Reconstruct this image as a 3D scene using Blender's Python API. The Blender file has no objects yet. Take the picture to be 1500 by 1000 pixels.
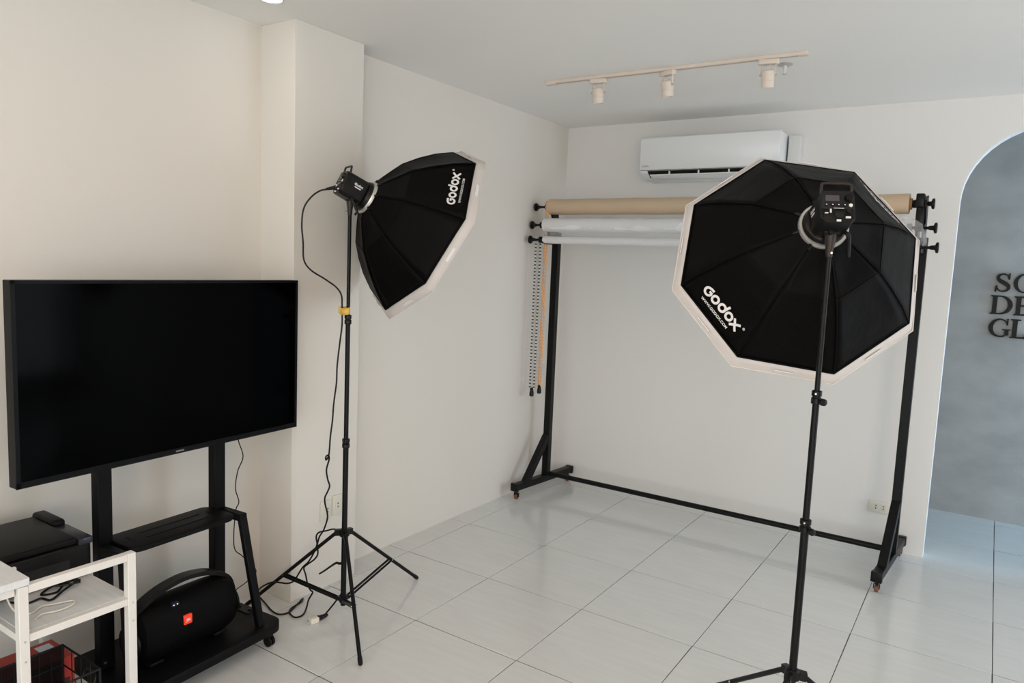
import bpy, bmesh, math
from mathutils import Vector, Matrix
from math import sin, cos, pi, radians

scene = bpy.context.scene
COL = scene.collection

# ------------------------------------------------------------------ camera
cam_data = bpy.data.cameras.new('camera')
cam = bpy.data.objects.new('camera', cam_data)
COL.objects.link(cam)
cam_data.sensor_width = 36.0
cam_data.lens = 25.595
cam_data.clip_start = 0.05
RT = Vector((0.83176325, 0.55360335, 0.04114881))
UP = Vector((-0.09361032, 0.06680928, 0.9933648))
FW = Vector((-0.54718096, 0.83009629, -0.10739249))
m = Matrix((RT, UP, -FW)).transposed().to_4x4()
m.translation = Vector((2.8522, -5.7601, 1.7859))
cam.matrix_world = m
scene.camera = cam

# ------------------------------------------------------------------ exposure
scene.view_settings.view_transform = 'Standard'
scene.view_settings.look = 'None'
scene.view_settings.gamma = 1.0
scene.view_settings.use_curve_mapping = False
scene.view_settings.exposure = 0.06

# ------------------------------------------------------------------ world and lights
world = bpy.data.worlds.new('world')
scene.world = world
world.use_nodes = True
world.node_tree.nodes['Background'].inputs['Color'].default_value = (0.75, 0.86, 1.0, 1)
world.node_tree.nodes['Background'].inputs['Strength'].default_value = 0.3


def area(name, loc, target, sx, sy, power, color, spread=None):
    L = bpy.data.lights.new(name, 'AREA')
    L.shape = 'RECTANGLE'
    L.size = sx
    L.size_y = sy
    L.energy = power
    L.color = color
    if spread:
        L.spread = spread
    o = bpy.data.objects.new(name, L)
    COL.objects.link(o)
    o.location = loc
    d = Vector(target) - Vector(loc)
    o.rotation_euler = d.to_track_quat('-Z', 'Y').to_euler()
    return o


# daylight from behind the camera, two fill lights added on the right, ceiling panels over the front of the room
area('window_light_rear', (2.6, -8.8, 1.5), (1.7, 0, 1.3), 5.0, 2.4, 92, (0.80, 0.93, 1.0))
area('fill_light_rear_right', (5.4, -8.8, 1.6), (0.8, 0, 1.4), 1.8, 2.4, 88, (1.0, 0.82, 0.68))  # warm fill added to balance the walls, not an actual window
area('fill_light_side', (6.3, -1.5, 1.5), (0, -0.9, 1.6), 1.6, 2.4, 50, (0.76, 0.87, 1.0))  # unseen fill, added to brighten the far part of the left wall
area('ceiling_panel_light', (2.2, -5.2, 2.85), (2.2, -5.2, 0), 1.6, 1.6, 15, (1.0, 0.64, 0.42))
area('next_room_window_light', (6.0, 0.15, 1.3), (2.6, 0.3, 0.6), 0.9, 2.2, 58, (0.43, 0.71, 1.0))


# ------------------------------------------------------------------ materials
def mat(name, color, rough=0.5, metal=0.0, spec=0.5, emit=None, emit_s=1.0, noise=None, bump=None,
        coat=0.0, alpha=1.0, trans=0.0, sheen=0.0, ior=1.5):
    M = bpy.data.materials.new(name)
    M.use_nodes = True
    nt = M.node_tree
    b = nt.nodes['Principled BSDF']
    b.inputs['Base Color'].default_value = (*color, 1)
    b.inputs['Roughness'].default_value = rough
    b.inputs['Metallic'].default_value = metal
    b.inputs['Specular IOR Level'].default_value = spec
    b.inputs['IOR'].default_value = ior
    b.inputs['Coat Weight'].default_value = coat
    b.inputs['Alpha'].default_value = alpha
    b.inputs['Transmission Weight'].default_value = trans
    b.inputs['Sheen Weight'].default_value = sheen
    if emit:
        b.inputs['Emission Color'].default_value = (*emit, 1)
        b.inputs['Emission Strength'].default_value = emit_s
    tc = nt.nodes.new('ShaderNodeTexCoord')
    if noise:
        sc_, amt, stretch = noise
        mp = nt.nodes.new('ShaderNodeMapping')
        mp.inputs['Scale'].default_value = stretch
        nt.links.new(tc.outputs['Object'], mp.inputs['Vector'])
        n = nt.nodes.new('ShaderNodeTexNoise')
        n.inputs['Scale'].default_value = sc_
        n.inputs['Detail'].default_value = 6
        nt.links.new(mp.outputs['Vector'], n.inputs['Vector'])
        r = nt.nodes.new('ShaderNodeValToRGB')
        c = Vector(color)
        r.color_ramp.elements[0].position = 0.3
        r.color_ramp.elements[1].position = 0.7
        r.color_ramp.elements[0].color = (*(c * (1 - amt)), 1)
        r.color_ramp.elements[1].color = (*[min(1, v) for v in c * (1 + amt)], 1)
        nt.links.new(n.outputs['Fac'], r.inputs['Fac'])
        nt.links.new(r.outputs['Color'], b.inputs['Base Color'])
    if bump:
        bs, bd = bump
        n2 = nt.nodes.new('ShaderNodeTexNoise')
        n2.inputs['Scale'].default_value = bs
        n2.inputs['Detail'].default_value = 4
        nt.links.new(tc.outputs['Object'], n2.inputs['Vector'])
        bp = nt.nodes.new('ShaderNodeBump')
        bp.inputs['Strength'].default_value = 1.0
        bp.inputs['Distance'].default_value = bd
        nt.links.new(n2.outputs['Fac'], bp.inputs['Height'])
        nt.links.new(bp.outputs['Normal'], b.inputs['Normal'])
    return M


M_WALLW = mat('warm_white_wall_paint', (0.775, 0.735, 0.675), 0.75, spec=0.3, noise=(0.9, 0.012, (1, 1, 1)), bump=(60, 0.0004))
M_WALL = mat('wall_paint', (0.83, 0.815, 0.79), 0.75, spec=0.3, noise=(0.9, 0.012, (1, 1, 1)), bump=(60, 0.0004))
M_CEIL = mat('ceiling_paint', (0.90, 0.885, 0.855), 0.8, spec=0.3, noise=(0.7, 0.01, (1, 1, 1)))
M_TILE = mat('porcelain_tile', (0.72, 0.725, 0.705), 0.17, spec=0.55, noise=(5.0, 0.035, (0.6, 5.0, 1)), coat=0.15)
M_GROUT = mat('tile_grout', (0.06, 0.058, 0.055), 0.9)
M_PLASTER = mat('grey_plaster', (0.45, 0.435, 0.41), 0.65, noise=(2.6, 0.17, (1, 1, 1.6)), bump=(9, 0.002))
M_BLACK = mat('black_powder_coat', (0.004, 0.004, 0.0045), 0.4, spec=0.2, noise=(30, 0.1, (1, 1, 1)), bump=(240, 0.0002))
M_BLACKP = mat('black_plastic', (0.005, 0.0047, 0.0047), 0.36, spec=0.22, noise=(20, 0.1, (1, 1, 1)))
M_CART = mat('black_cart_steel', (0.003, 0.003, 0.0036), 0.5, spec=0.13, noise=(20, 0.1, (1, 1, 1)))
M_SCREEN = mat('screen_glass', (0.0004, 0.0004, 0.0004), 0.10, spec=0.025, noise=(3, 0.1, (1, 1, 1)))
M_BEZEL = mat('tv_bezel', (0.003, 0.003, 0.0035), 0.4, spec=0.12, noise=(20, 0.1, (1, 1, 1)))
M_FABRIC = mat('black_nylon', (0.0032, 0.0028, 0.0028), 0.5, spec=0.055, noise=(3, 0.15, (1, 1, 1)), bump=(9, 0.006))
M_PIPING = mat('black_piping', (0.002, 0.002, 0.0022), 0.6, spec=0.1)
M_WFAB = mat('white_nylon', (0.64, 0.595, 0.57), 0.7, noise=(8, 0.04, (1, 1, 1)), bump=(20, 0.003))
M_DIFF = mat('white_diffuser_cloth', (0.8, 0.79, 0.77), 0.8, noise=(8, 0.02, (1, 1, 1)))
M_PRINT = mat('white_print', (0.80, 0.77, 0.76), 0.6)
M_PRINT2 = mat('grey_print', (0.22, 0.22, 0.21), 0.6)
M_SILVER = mat('brushed_aluminium', (0.62, 0.60, 0.57), 0.35, metal=0.7, noise=(40, 0.05, (1, 1, 1)))
M_STEEL = mat('bright_steel', (0.7, 0.7, 0.7), 0.22, metal=1.0)
M_LCD = mat('lcd_glass', (0.075, 0.066, 0.07), 0.25, spec=0.3)
M_PANELG = mat('dark_grey_plastic', (0.012, 0.012, 0.0125), 0.4, spec=0.25, noise=(20, 0.1, (1, 1, 1)))
M_BRONZE = mat('warm_metal', (0.035, 0.026, 0.022), 0.38, metal=0.3, spec=0.3)
M_TAN = mat('tan_seamless_paper', (0.62, 0.47, 0.325), 0.75, noise=(3, 0.02, (1, 1, 1)))
M_KRAFT = mat('brown_core_paper', (0.33, 0.17, 0.06), 0.7)
M_WPAPER = mat('white_backdrop_vinyl', (0.88, 0.88, 0.885), 0.35, noise=(4, 0.02, (1, 1, 1)))
M_WRAP = mat('clear_plastic_wrap', (0.92, 0.93, 0.95), 0.2, alpha=0.24, spec=0.5, bump=(7, 0.004))
M_TUBE = mat('white_tube', (0.78, 0.78, 0.79), 0.28)
M_ORANGE = mat('orange_bead_chain', (0.82, 0.45, 0.20), 0.45)
M_WBEAD = mat('white_bead_chain', (0.70, 0.69, 0.66), 0.4)
M_BBEAD = mat('black_bead', (0.02, 0.02, 0.02), 0.4)
M_RUBBER = mat('caster_rubber', (0.006, 0.005, 0.005), 0.5, spec=0.2)
M_CASTER = mat('brown_caster_wheel', (0.20, 0.07, 0.03), 0.45)
M_AC = mat('ac_plastic', (0.82, 0.835, 0.84), 0.22, spec=0.5, noise=(2, 0.01, (1, 1, 1)))
M_DUCT = mat('duct_cover', (0.74, 0.74, 0.72), 0.5)
M_DARK = mat('dark_recess', (0.004, 0.004, 0.004), 0.8)
M_TRACK = mat('cream_track', (0.76, 0.66, 0.57), 0.45, noise=(9, 0.02, (1, 1, 1)))
M_TRACK2 = mat('cream_spot_inner', (0.50, 0.42, 0.36), 0.5)
M_OUTLET = mat('outlet_plastic', (0.74, 0.71, 0.62), 0.4)
M_GOLD = mat('yellow_tie', (0.80, 0.50, 0.10), 0.5)
M_PLUGW = mat('white_plug', (0.82, 0.76, 0.66), 0.4)
M_WMETAL = mat('white_rack_metal', (0.80, 0.77, 0.73), 0.45, noise=(9, 0.02, (1, 1, 1)))
M_WOODW = mat('white_grained_board', (0.74, 0.75, 0.75), 0.5, noise=(18, 0.06, (0.35, 4, 1)))
M_PRN = mat('printer_plastic', (0.005, 0.004, 0.0037), 0.4, spec=0.13, noise=(30, 0.1, (1, 1, 1)), bump=(500, 0.0002))
M_RED = mat('red_card', (0.40, 0.028, 0.017), 0.5, noise=(6, 0.15, (1, 1, 1)))
M_TEAL = mat('teal_print', (0.03, 0.13, 0.12), 0.5)
M_LABEL = mat('white_label', (0.66, 0.68, 0.72), 0.5)
M_GLOSSB = mat('gloss_black_metal', (0.005, 0.004, 0.003), 0.2, spec=0.10)
M_LAMP = mat('downlight_glow', (1, 1, 1), 0.5, emit=(1.0, 0.95, 0.88), emit_s=14)
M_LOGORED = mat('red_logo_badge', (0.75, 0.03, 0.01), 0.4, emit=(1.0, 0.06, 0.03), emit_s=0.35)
M_LOGOW = mat('logo_white', (0.85, 0.75, 0.65), 0.4)
M_LED = mat('blue_white_led', (0.5, 0.55, 1.0), 0.4, emit=(0.45, 0.5, 1.0), emit_s=1.6)
M_PAPER = mat('white_paper', (0.78, 0.79, 0.80), 0.6)


# ------------------------------------------------------------------ mesh helpers
class MB:
    def __init__(s):
        s.v = []
        s.f = []

    def add(s, vs, fs):
        o = len(s.v)
        s.v += [tuple(v) for v in vs]
        s.f += [tuple(i + o for i in f) for f in fs]
        return s

    def box(s, a, b, M=None):
        x0, y0, z0 = a
        x1, y1, z1 = b
        vs = [Vector(p) for p in ((x0, y0, z0), (x1, y0, z0), (x1, y1, z0), (x0, y1, z0), (x0, y0, z1), (x1, y0, z1), (x1, y1, z1), (x0, y1, z1))]
        if M is not None:
            vs = [M @ v for v in vs]
        return s.add(vs, [(0, 3, 2, 1), (4, 5, 6, 7), (0, 1, 5, 4), (1, 2, 6, 5), (2, 3, 7, 6), (3, 0, 4, 7)])

    def prism(s, poly, z0, z1, M=None):
        """poly: ccw list of (x, y), extruded along z"""
        n = len(poly)
        vs = [Vector((x, y, z0)) for x, y in poly] + [Vector((x, y, z1)) for x, y in poly]
        if M is not None:
            vs = [M @ v for v in vs]
        fs = [tuple(range(n - 1, -1, -1)), tuple(range(n, 2 * n))]
        for i in range(n):
            j = (i + 1) % n
            fs.append((i, j, n + j, n + i))
        return s.add(vs, fs)

    def beam(s, a, b, w, h, up=(0, 0, 1)):
        a = Vector(a)
        b = Vector(b)
        d = (b - a).normalized()
        u = Vector(up)
        r = d.cross(u)
        if r.length < 1e-4:
            r = d.cross(Vector((1, 0, 0)))
        r.normalize()
        u = r.cross(d).normalized()
        vs = []
        for p in (a, b):
            for i, j in ((-1, -1), (1, -1), (1, 1), (-1, 1)):
                vs.append(p + r * (i * w / 2) + u * (j * h / 2))
        return s.add(vs, [(3, 2, 1, 0), (4, 5, 6, 7), (0, 1, 5, 4), (1, 2, 6, 5), (2, 3, 7, 6), (3, 0, 4, 7)])

    def tube(s, pts, r, n=12, closed=False, caps=True):
        pts = [Vector(p) for p in pts]
        N = len(pts)
        rs = r if isinstance(r, (list, tuple)) else [r] * N
        nrm = None
        base = len(s.v)
        for i, p in enumerate(pts):
            if closed:
                t = pts[(i + 1) % N] - pts[i - 1]
            else:
                t = pts[min(i + 1, N - 1)] - pts[max(i - 1, 0)]
            if t.length < 1e-9:
                t = Vector((0, 0, 1))
            t.normalize()
            if nrm is None:
                nrm = t.orthogonal().normalized()
            nrm = (nrm - t * nrm.dot(t))
            if nrm.length < 1e-6:
                nrm = t.orthogonal()
            nrm.normalize()
            bn = t.cross(nrm)
            for k in range(n):
                a = 2 * pi * k / n
                s.v.append(tuple(p + (nrm * cos(a) + bn * sin(a)) * rs[i]))
        segs = N if closed else N - 1
        for i in range(segs):
            for k in range(n):
                a = base + i * n + k
                b = base + i * n + (k + 1) % n
                i2 = (i + 1) % N
                c = base + i2 * n + (k + 1) % n
                d = base + i2 * n + k
                s.f.append((a, b, c, d))
        if caps and not closed:
            s.f.append(tuple(base + k for k in range(n - 1, -1, -1)))
            s.f.append(tuple(base + (N - 1) * n + k for k in range(n)))
        return s

    def cyl(s, a, b, r, n=20, r2=None):
        return s.tube([a, b], [r, r if r2 is None else r2], n)

    def lathe(s, prof, a, d, n=24):
        """prof: list of (axial, radius) along direction d from a"""
        a = Vector(a)
        d = Vector(d).normalized()
        u = d.orthogonal().normalized()
        w = d.cross(u)
        base = len(s.v)
        for (t, r) in prof:
            for k in range(n):
                an = 2 * pi * k / n
                s.v.append(tuple(a + d * t + (u * cos(an) + w * sin(an)) * max(r, 1e-5)))
        for i in range(len(prof) - 1):
            for k in range(n):
                s.f.append((base + i * n + k, base + i * n + (k + 1) % n, base + (i + 1) * n + (k + 1) % n, base + (i + 1) * n + k))
        s.f.append(tuple(base + k for k in range(n - 1, -1, -1)))
        s.f.append(tuple(base + (len(prof) - 1) * n + k for k in range(n)))
        return s

    def build(s, name, material, parent=None, smooth=False, bevel=0.0, seg=2):
        me = bpy.data.meshes.new(name)
        me.from_pydata(s.v, [], s.f)
        me.validate()
        bm = bmesh.new()
        bm.from_mesh(me)
        bmesh.ops.recalc_face_normals(bm, faces=bm.faces)
        if bevel > 0:
            es = [e for e in bm.edges if len(e.link_faces) == 2 and e.calc_face_angle(0) > 0.6]
            bmesh.ops.bevel(bm, geom=es, offset=bevel, segments=seg, affect='EDGES', profile=0.5, clamp_overlap=True)
        bm.to_mesh(me)
        bm.free()
        if smooth or bevel > 0:
            for p in me.polygons:
                p.use_smooth = True
            me.set_sharp_from_angle(angle=radians(38))
        me.materials.append(material)
        o = bpy.data.objects.new(name, me)
        COL.objects.link(o)
        if parent is not None:
            o.parent = parent
        return o


def tag(o, label=None, cat=None, group=None, kind=None):
    if label:
        o['label'] = label
    if cat:
        o['category'] = cat
    if group:
        o['group'] = group
    if kind:
        o['kind'] = kind
    return o


def thing(name, label, cat, loc=(0, 0, 0), rot=None, group=None, M=None):
    o = bpy.data.objects.new(name, None)
    o.empty_display_size = 0.1
    COL.objects.link(o)
    if M is not None:
        o.matrix_world = M
    else:
        o.location = loc
        if rot:
            o.rotation_euler = rot
    return tag(o, label, cat, group)


def copy_tree(o, parent=None):
    c = o.copy()
    COL.objects.link(c)
    c.parent = parent
    for ch in list(o.children):
        copy_tree(ch, c)
    return c


def smooth_path(pts, sub=6):
    pts = [Vector(p) for p in pts]
    out = []
    for i in range(len(pts) - 1):
        p0 = pts[max(i - 1, 0)]
        p1 = pts[i]
        p2 = pts[i + 1]
        p3 = pts[min(i + 2, len(pts) - 1)]
        for k in range(sub):
            t = k / sub
            out.append(0.5 * ((2 * p1) + (p2 - p0) * t + (2 * p0 - 5 * p1 + 4 * p2 - p3) * t * t + (3 * p1 - p0 - 3 * p2 + p3) * t ** 3))
    out.append(pts[-1])
    return out


def text_geo(body, size, offset=0.0, spacing=1.0):
    """flat text as (verts2d, faces), centred on its own width, cap height about 0.7 size"""
    cu = bpy.data.curves.new('text_tmp', 'FONT')
    cu.body = body
    cu.size = size
    cu.align_x = 'CENTER'
    cu.offset = offset
    cu.space_character = spacing
    cu.resolution_u = 3
    ob = bpy.data.objects.new('text_tmp', cu)
    COL.objects.link(ob)
    dg = bpy.context.evaluated_depsgraph_get()
    me = bpy.data.meshes.new_from_object(ob.evaluated_get(dg))
    vs = [(v.co.x, v.co.y) for v in me.vertices]
    fs = [tuple(p.vertices) for p in me.polygons]
    bpy.data.objects.remove(ob)
    bpy.data.curves.remove(cu)
    bpy.data.meshes.remove(me)
    return vs, fs


def text_on(name, body, size, o, ex, ey, material, parent=None, off=0.0, thick=0.0, offset=0.0, spacing=1.0):
    vs, fs = text_geo(body, size, offset, spacing)
    o = Vector(o)
    ex = Vector(ex).normalized()
    ey = Vector(ey).normalized()
    n = ex.cross(ey)
    mb = MB()
    mb.add([o + ex * x + ey * y + n * off for x, y in vs], fs)
    return mb.build(name, material, parent)


def rrect(x0, y0, x1, y1, r, n=5):
    p = []
    for cx, cy, a0 in ((x1 - r, y1 - r, 0), (x0 + r, y1 - r, 90), (x0 + r, y0 + r, 180), (x1 - r, y0 + r, 270)):
        for k in range(n + 1):
            a = radians(a0 + 90 * k / n)
            p.append((cx + r * cos(a), cy + r * sin(a)))
    return p


# ================================================================== SETTING
XL, YB, H = -0.165, -0.4735, 2.89
XR, YR, YF = 6.5, -9.0, 0.735

# floor: dark joint bed with one tile object per tile
fl = MB().box((-0.9, YR - 0.3, -0.12), (XR + 0.3, 1.2, -0.0035)).build('floor', M_GROUT)
tag(fl, 'floor of large glossy pale grey porcelain tiles with thin dark joints', kind='structure')
TW, TD = 0.6, 0.62202
tile0 = MB().box((0.0019, 0.0030, -0.010), (TW - 0.0019, TD - 0.0030, 0.0)).build('tile', M_TILE, fl, bevel=0.0012, seg=1)
first = True
for c in range(-1, 11):
    for r in range(-1, 15):
        if c * TW > XR:
            continue
        if first:
            t = tile0
            first = False
        else:
            t = tile0.copy()
            COL.objects.link(t)
            t.parent = fl
        t.location = (c * TW, -r * TD, 0)

w = MB().box((-0.6, YR, 0), (-0.27, -3.30, H)).box((-0.6, -3.30, 0), (XL, YB, H))
tag(w.build('wall_left', M_WALLW), 'warm white painted wall on the left behind the television', kind='structure')
w = MB().box((-0.40, -3.37, 0), (-0.022, -2.92, H))
tag(w.build('trim_1', M_WALLW, bevel=0.002, seg=1), 'shallow white wall pilaster beside the television', kind='structure')

# back wall with the arched opening
AX0, AR, AZ = 2.613, 0.45, 2.27
poly = [(-0.6, 0), (AX0, 0), (AX0, AZ)]
for k in range(1, 25):
    a = pi - pi * k / 24
    poly.append((AX0 + AR + AR * cos(a), AZ + AR * sin(a)))
poly += [(AX0 + 2 * AR, 0), (XR, 0), (XR, H), (-0.6, H)]
MX = Matrix(((1, 0, 0, 0), (0, 0, -1, 0), (0, 1, 0, 0), (0, 0, 0, 1)))   # (x, y, z) -> (x, -z, y)


def concave_wall(name, poly, y0, y1, material):
    me = bpy.data.meshes.new(name)
    bm = bmesh.new()
    vs = [bm.verts.new((x, y0, z)) for x, z in poly]
    f = bm.faces.new(vs)
    ret = bmesh.ops.extrude_face_region(bm, geom=[f])
    for v in ret['geom']:
        if isinstance(v, bmesh.types.BMVert):
            v.co.y = y1
    bmesh.ops.triangulate(bm, faces=[q for q in bm.faces if len(q.verts) > 4])
    bmesh.ops.recalc_face_normals(bm, faces=bm.faces)
    bm.to_mesh(me)
    bm.free()
    me.materials.append(material)
    o = bpy.data.objects.new(name, me)
    COL.objects.link(o)
    return o


tag(concave_wall('wall_back', poly, YB, YB + 0.11, M_WALL), 'white painted back wall with a tall arched opening at its right end', kind='structure')
tag(MB().box((-0.6, YF, 0), (XR, YF + 0.15, H)).build('wall_far', M_PLASTER), 'grey blue textured plaster wall of the next room seen through the arch', kind='structure')
tag(MB().box((-0.9, YR - 0.3, H), (XR + 0.3, 1.2, H + 0.15)).build('ceiling', M_CEIL), 'plain white painted ceiling', kind='structure')
tag(MB().box((XR, YR, 0), (XR + 0.2, 1.0, H)).build('wall_right', M_WALL), kind='structure')
tag(MB().box((-0.9, YR - 0.2, 0), (XR + 0.3, YR, H)).build('wall_rear', M_WALL), kind='structure')


# ================================================================== SOFTBOX
PROF = [(0.076, -0.006), (0.135, 0.024), (0.190, 0.054), (0.241, 0.083), (0.316, 0.148), (0.384, 0.219), (0.444, 0.300)]
SEAM = 3


def prof(i):
    i0 = min(int(i), len(PROF) - 2)
    f = i - i0
    a, b = PROF[i0], PROF[i0 + 1]
    return a[0] + (b[0] - a[0]) * f, a[1] + (b[1] - a[1]) * f


def octv(r, d, k):
    a = k * pi / 4
    return Vector((r * cos(a), r * sin(a), d))


def surf(j, t, i, lift=0.0):
    """point on gore j, t across 0..1, i along the profile index"""
    r, d = prof(i)
    A = octv(r, d, j)
    B = octv(r, d, j + 1)
    p = A.lerp(B, t)
    # cloth is pulled in between the rods; round near the ring
    rr = max(0.0, 1 - i / 2.0)
    if rr > 0:
        ang = (j + t) * pi / 4
        q = Vector((r * cos(ang), r * sin(ang), d))
        p = p.lerp(q, rr)
    mid = (j + 0.5) * pi / 4
    out = Vector((cos(mid), sin(mid), -0.45)).normalized()
    sag = 0.010 * sin(pi * t) * (sin(pi * (i % 3) / 3) if i < 6 else 0)
    return p - out * sag + out * lift


def arc2(cx, cy, r, a0, a1, n=18):
    return [(cx + r * cos(radians(a0 + (a1 - a0) * k / n)), cy + r * sin(radians(a0 + (a1 - a0) * k / n))) for k in range(n + 1)]


def stroke2(pts, w):
    """thick polyline as quads"""
    vs, fs = [], []
    n = len(pts)
    for i, p in enumerate(pts):
        a = Vector(pts[max(i - 1, 0)])
        b = Vector(pts[min(i + 1, n - 1)])
        d = (b - a).normalized()
        nn = Vector((-d.y, d.x)) * (w / 2)
        vs += [(p[0] + nn.x, p[1] + nn.y), (p[0] - nn.x, p[1] - nn.y)]
        if i:
            k = 2 * i
            fs.append((k - 2, k - 1, k + 1, k))
    return vs, fs


def godox_strokes():
    """rounded lettering: G o d o x (R), units of metres, centred on the d"""
    P = 0.0395
    R = 0.0137
    W = 0.0095
    out = []
    gx = -2 * P
    g = [(gx + 0.017, 0.0175), (gx + 0.004, 0.0175)] + arc2(gx, 0.001, 0.0152, 95, 355, 20) + [(gx + 0.0155, 0.0045), (gx + 0.003, 0.0045)]
    out.append(stroke2(g, W))
    for cx in (-P, 0, P):
        out.append(stroke2(arc2(cx, 0, R, 0, 360, 28), W))
    out.append(stroke2([(R - 0.001, -0.004), (R + 0.0005, 0.010), (R + 0.006, 0.0285)], W))
    x0 = 2 * P - 0.003
    out.append(stroke2([(x0 - 0.0165, 0.016), (x0 - 0.006, 0.006), (x0 + 0.006, -0.008), (x0 + 0.0185, -0.0185)], W))
    out.append(stroke2([(x0 + 0.0185, 0.0165), (x0 + 0.006, 0.006), (x0 - 0.006, -0.007), (x0 - 0.0165, -0.0185)], W))
    rx = 2.78 * P
    out.append(stroke2(arc2(rx, 0.019, 0.0042, 0, 360, 14), 0.0016))
    out.append(stroke2([(rx - 0.0013, 0.0165), (rx - 0.0013, 0.0215), (rx + 0.0012, 0.0208), (rx - 0.0008, 0.0192), (rx + 0.0014, 0.0165)], 0.0012))
    return out


def make_softbox(M, label):
    root = thing('softbox', label, 'softbox', M=M, group='octagonal softboxes')
    for j in range(8):
        NT, NI = 8, 24
        mb = MB()
        vs = []
        for a in range(NI + 1):
            for b in range(NT + 1):
                vs.append(surf(j, b / NT, a * 6 / NI))
        fs = []
        for a in range(NI):
            for b in range(NT):
                q = a * (NT + 1) + b
                fs.append((q, q + 1, q + NT + 2, q + NT + 1))
        mb.add(vs, fs)
        p = mb.build('fabric_panel', M_FABRIC, root, smooth=True)
        s = p.modifiers.new('solid', 'SOLIDIFY')
        s.thickness = 0.002
        s.offset = -1
        # raised rod sleeve on the ridge between panels
        MB().tube([surf(j, 0, a * 6 / 24, 0.0005) for a in range(25)], 0.0019, 8).build('rod_sleeve', M_FABRIC, root, smooth=True)
    # cross seam and edge binding
    MB().tube([surf(k // 6 % 8, (k % 6) / 6, SEAM, 0.0005) for k in range(48)], 0.0016, 6, closed=True).build('seam', M_PIPING, root, smooth=True)
    MB().tube([surf(k // 4 % 8, (k % 4) / 4, 6, 0.0) for k in range(32)], 0.0032, 6, closed=True).build('edge_binding', M_PIPING, root, smooth=True)
    # white lip: flares out, turns over the front
    ring = [(0.446, 0.3005), (0.4605, 0.318), (0.4725, 0.3335), (0.475, 0.338), (0.4715, 0.3425), (0.455, 0.344), (0.415, 0.334)]
    mb = MB()
    NS = 5
    vs = []
    for (r, d) in ring:
        for k in range(8):
            for q in range(NS):
                A = octv(r, d, k)
                B = octv(r, d, k + 1)
                t = q / NS
                # corners slightly rounded
                p = A.lerp(B, t)
                if q == 0:
                    p = Vector((p.x * 0.992, p.y * 0.992, p.z))
                vs.append(p)
    n = 8 * NS
    fs = []
    for a in range(len(ring) - 1):
        for k in range(n):
            fs.append((a * n + k, a * n + (k + 1) % n, (a + 1) * n + (k + 1) % n, (a + 1) * n + k))
    mb.add(vs, fs)
    lip = mb.build('white_lip', M_WFAB, root, smooth=True)
    s = lip.modifiers.new('solid', 'SOLIDIFY')
    s.thickness = 0.0025
    s.offset = -1
    MB().tube([octv(0.4755, 0.3385, k / 1) if False else octv(0.475, 0.338, k // 4).lerp(octv(0.475, 0.338, k // 4 + 1), (k % 4) / 4) for k in range(32)], 0.0032, 6, closed=True).build('lip_piping', M_WFAB, root, smooth=True)
    # small hook and loop tabs on the lip
    for k in range(8):
        A = octv(0.4645, 0.322, k)
        B = octv(0.4645, 0.322, k + 1)
        c = A.lerp(B, 0.5)
        e = (B - A).normalized()
        o = Vector((cos((k + .5) * pi / 4), sin((k + .5) * pi / 4), 0)) * 0.003
        MB().beam(c + o - e * 0.035, c + o + e * 0.035, 0.003, 0.014, up=(0, 0, 1)).build('fastening_tab', M_DIFF, root)
    # diffuser cloth
    mb = MB()
    vs = [Vector((0, 0, 0.322))] + [octv(0.43, 0.335, k) for k in range(8)]
    mb.add(vs, [(0, 1 + k, 1 + (k + 1) % 8) for k in range(8)])
    mb.build('diffuser', M_DIFF, root)
    # speed ring: cast ring with flange and rod sockets
    MB().lathe([(-0.016, 0.064), (-0.016, 0.080), (-0.010, 0.0825), (0.001, 0.0825), (0.003, 0.078), (0.006, 0.078), (0.006, 0.062), (-0.016, 0.0625)], (0, 0, 0), (0, 0, 1), 40).build('speed_ring', M_SILVER, root, smooth=True)
    for k in range(8):
        a = k * pi / 4
        d = Vector((cos(a), sin(a), 0.3)).normalized()
        MB().cyl(Vector((cos(a), sin(a), 0)) * 0.076 + Vector((0, 0, -0.004)), Vector((cos(a), sin(a), 0)) * 0.10 + Vector((0, 0, 0.006)), 0.006, 10).build('rod_socket', M_BLACKP, root, smooth=True)
    # printed lettering on two opposite panels
    S0 = 3 + 3 * 0.745
    for j in (1, 5):
        def place(x, y):
            # radial metres per profile index near here ~0.085
            i = S0 - y / 0.099
            r, _ = prof(max(3.0, min(5.98, i)))
            L = 2 * r * sin(pi / 8)
            return surf(j, 0.48 + 0.02 - x / L, max(3.02, min(5.95, i)), 0.0022)
        mb = MB()
        for vs, fs in godox_strokes():
            mb.add([place(x, y) for x, y in vs], fs)
        mb.build('brand_lettering', M_PRINT, root)
        vs, fs = text_geo('WWW.GODOX.COM', 0.0152, 0.0003, 1.02)
        bmx = [v[0] for v in vs]
        wdt = max(bmx) - min(bmx)
        k = 0.148 / wdt
        mb = MB()
        mb.add([place(x * k - 0.008, y * k - 0.042) for x, y in vs], fs)
        mb.build('web_address_lettering', M_PRINT, root)
    return root


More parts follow.
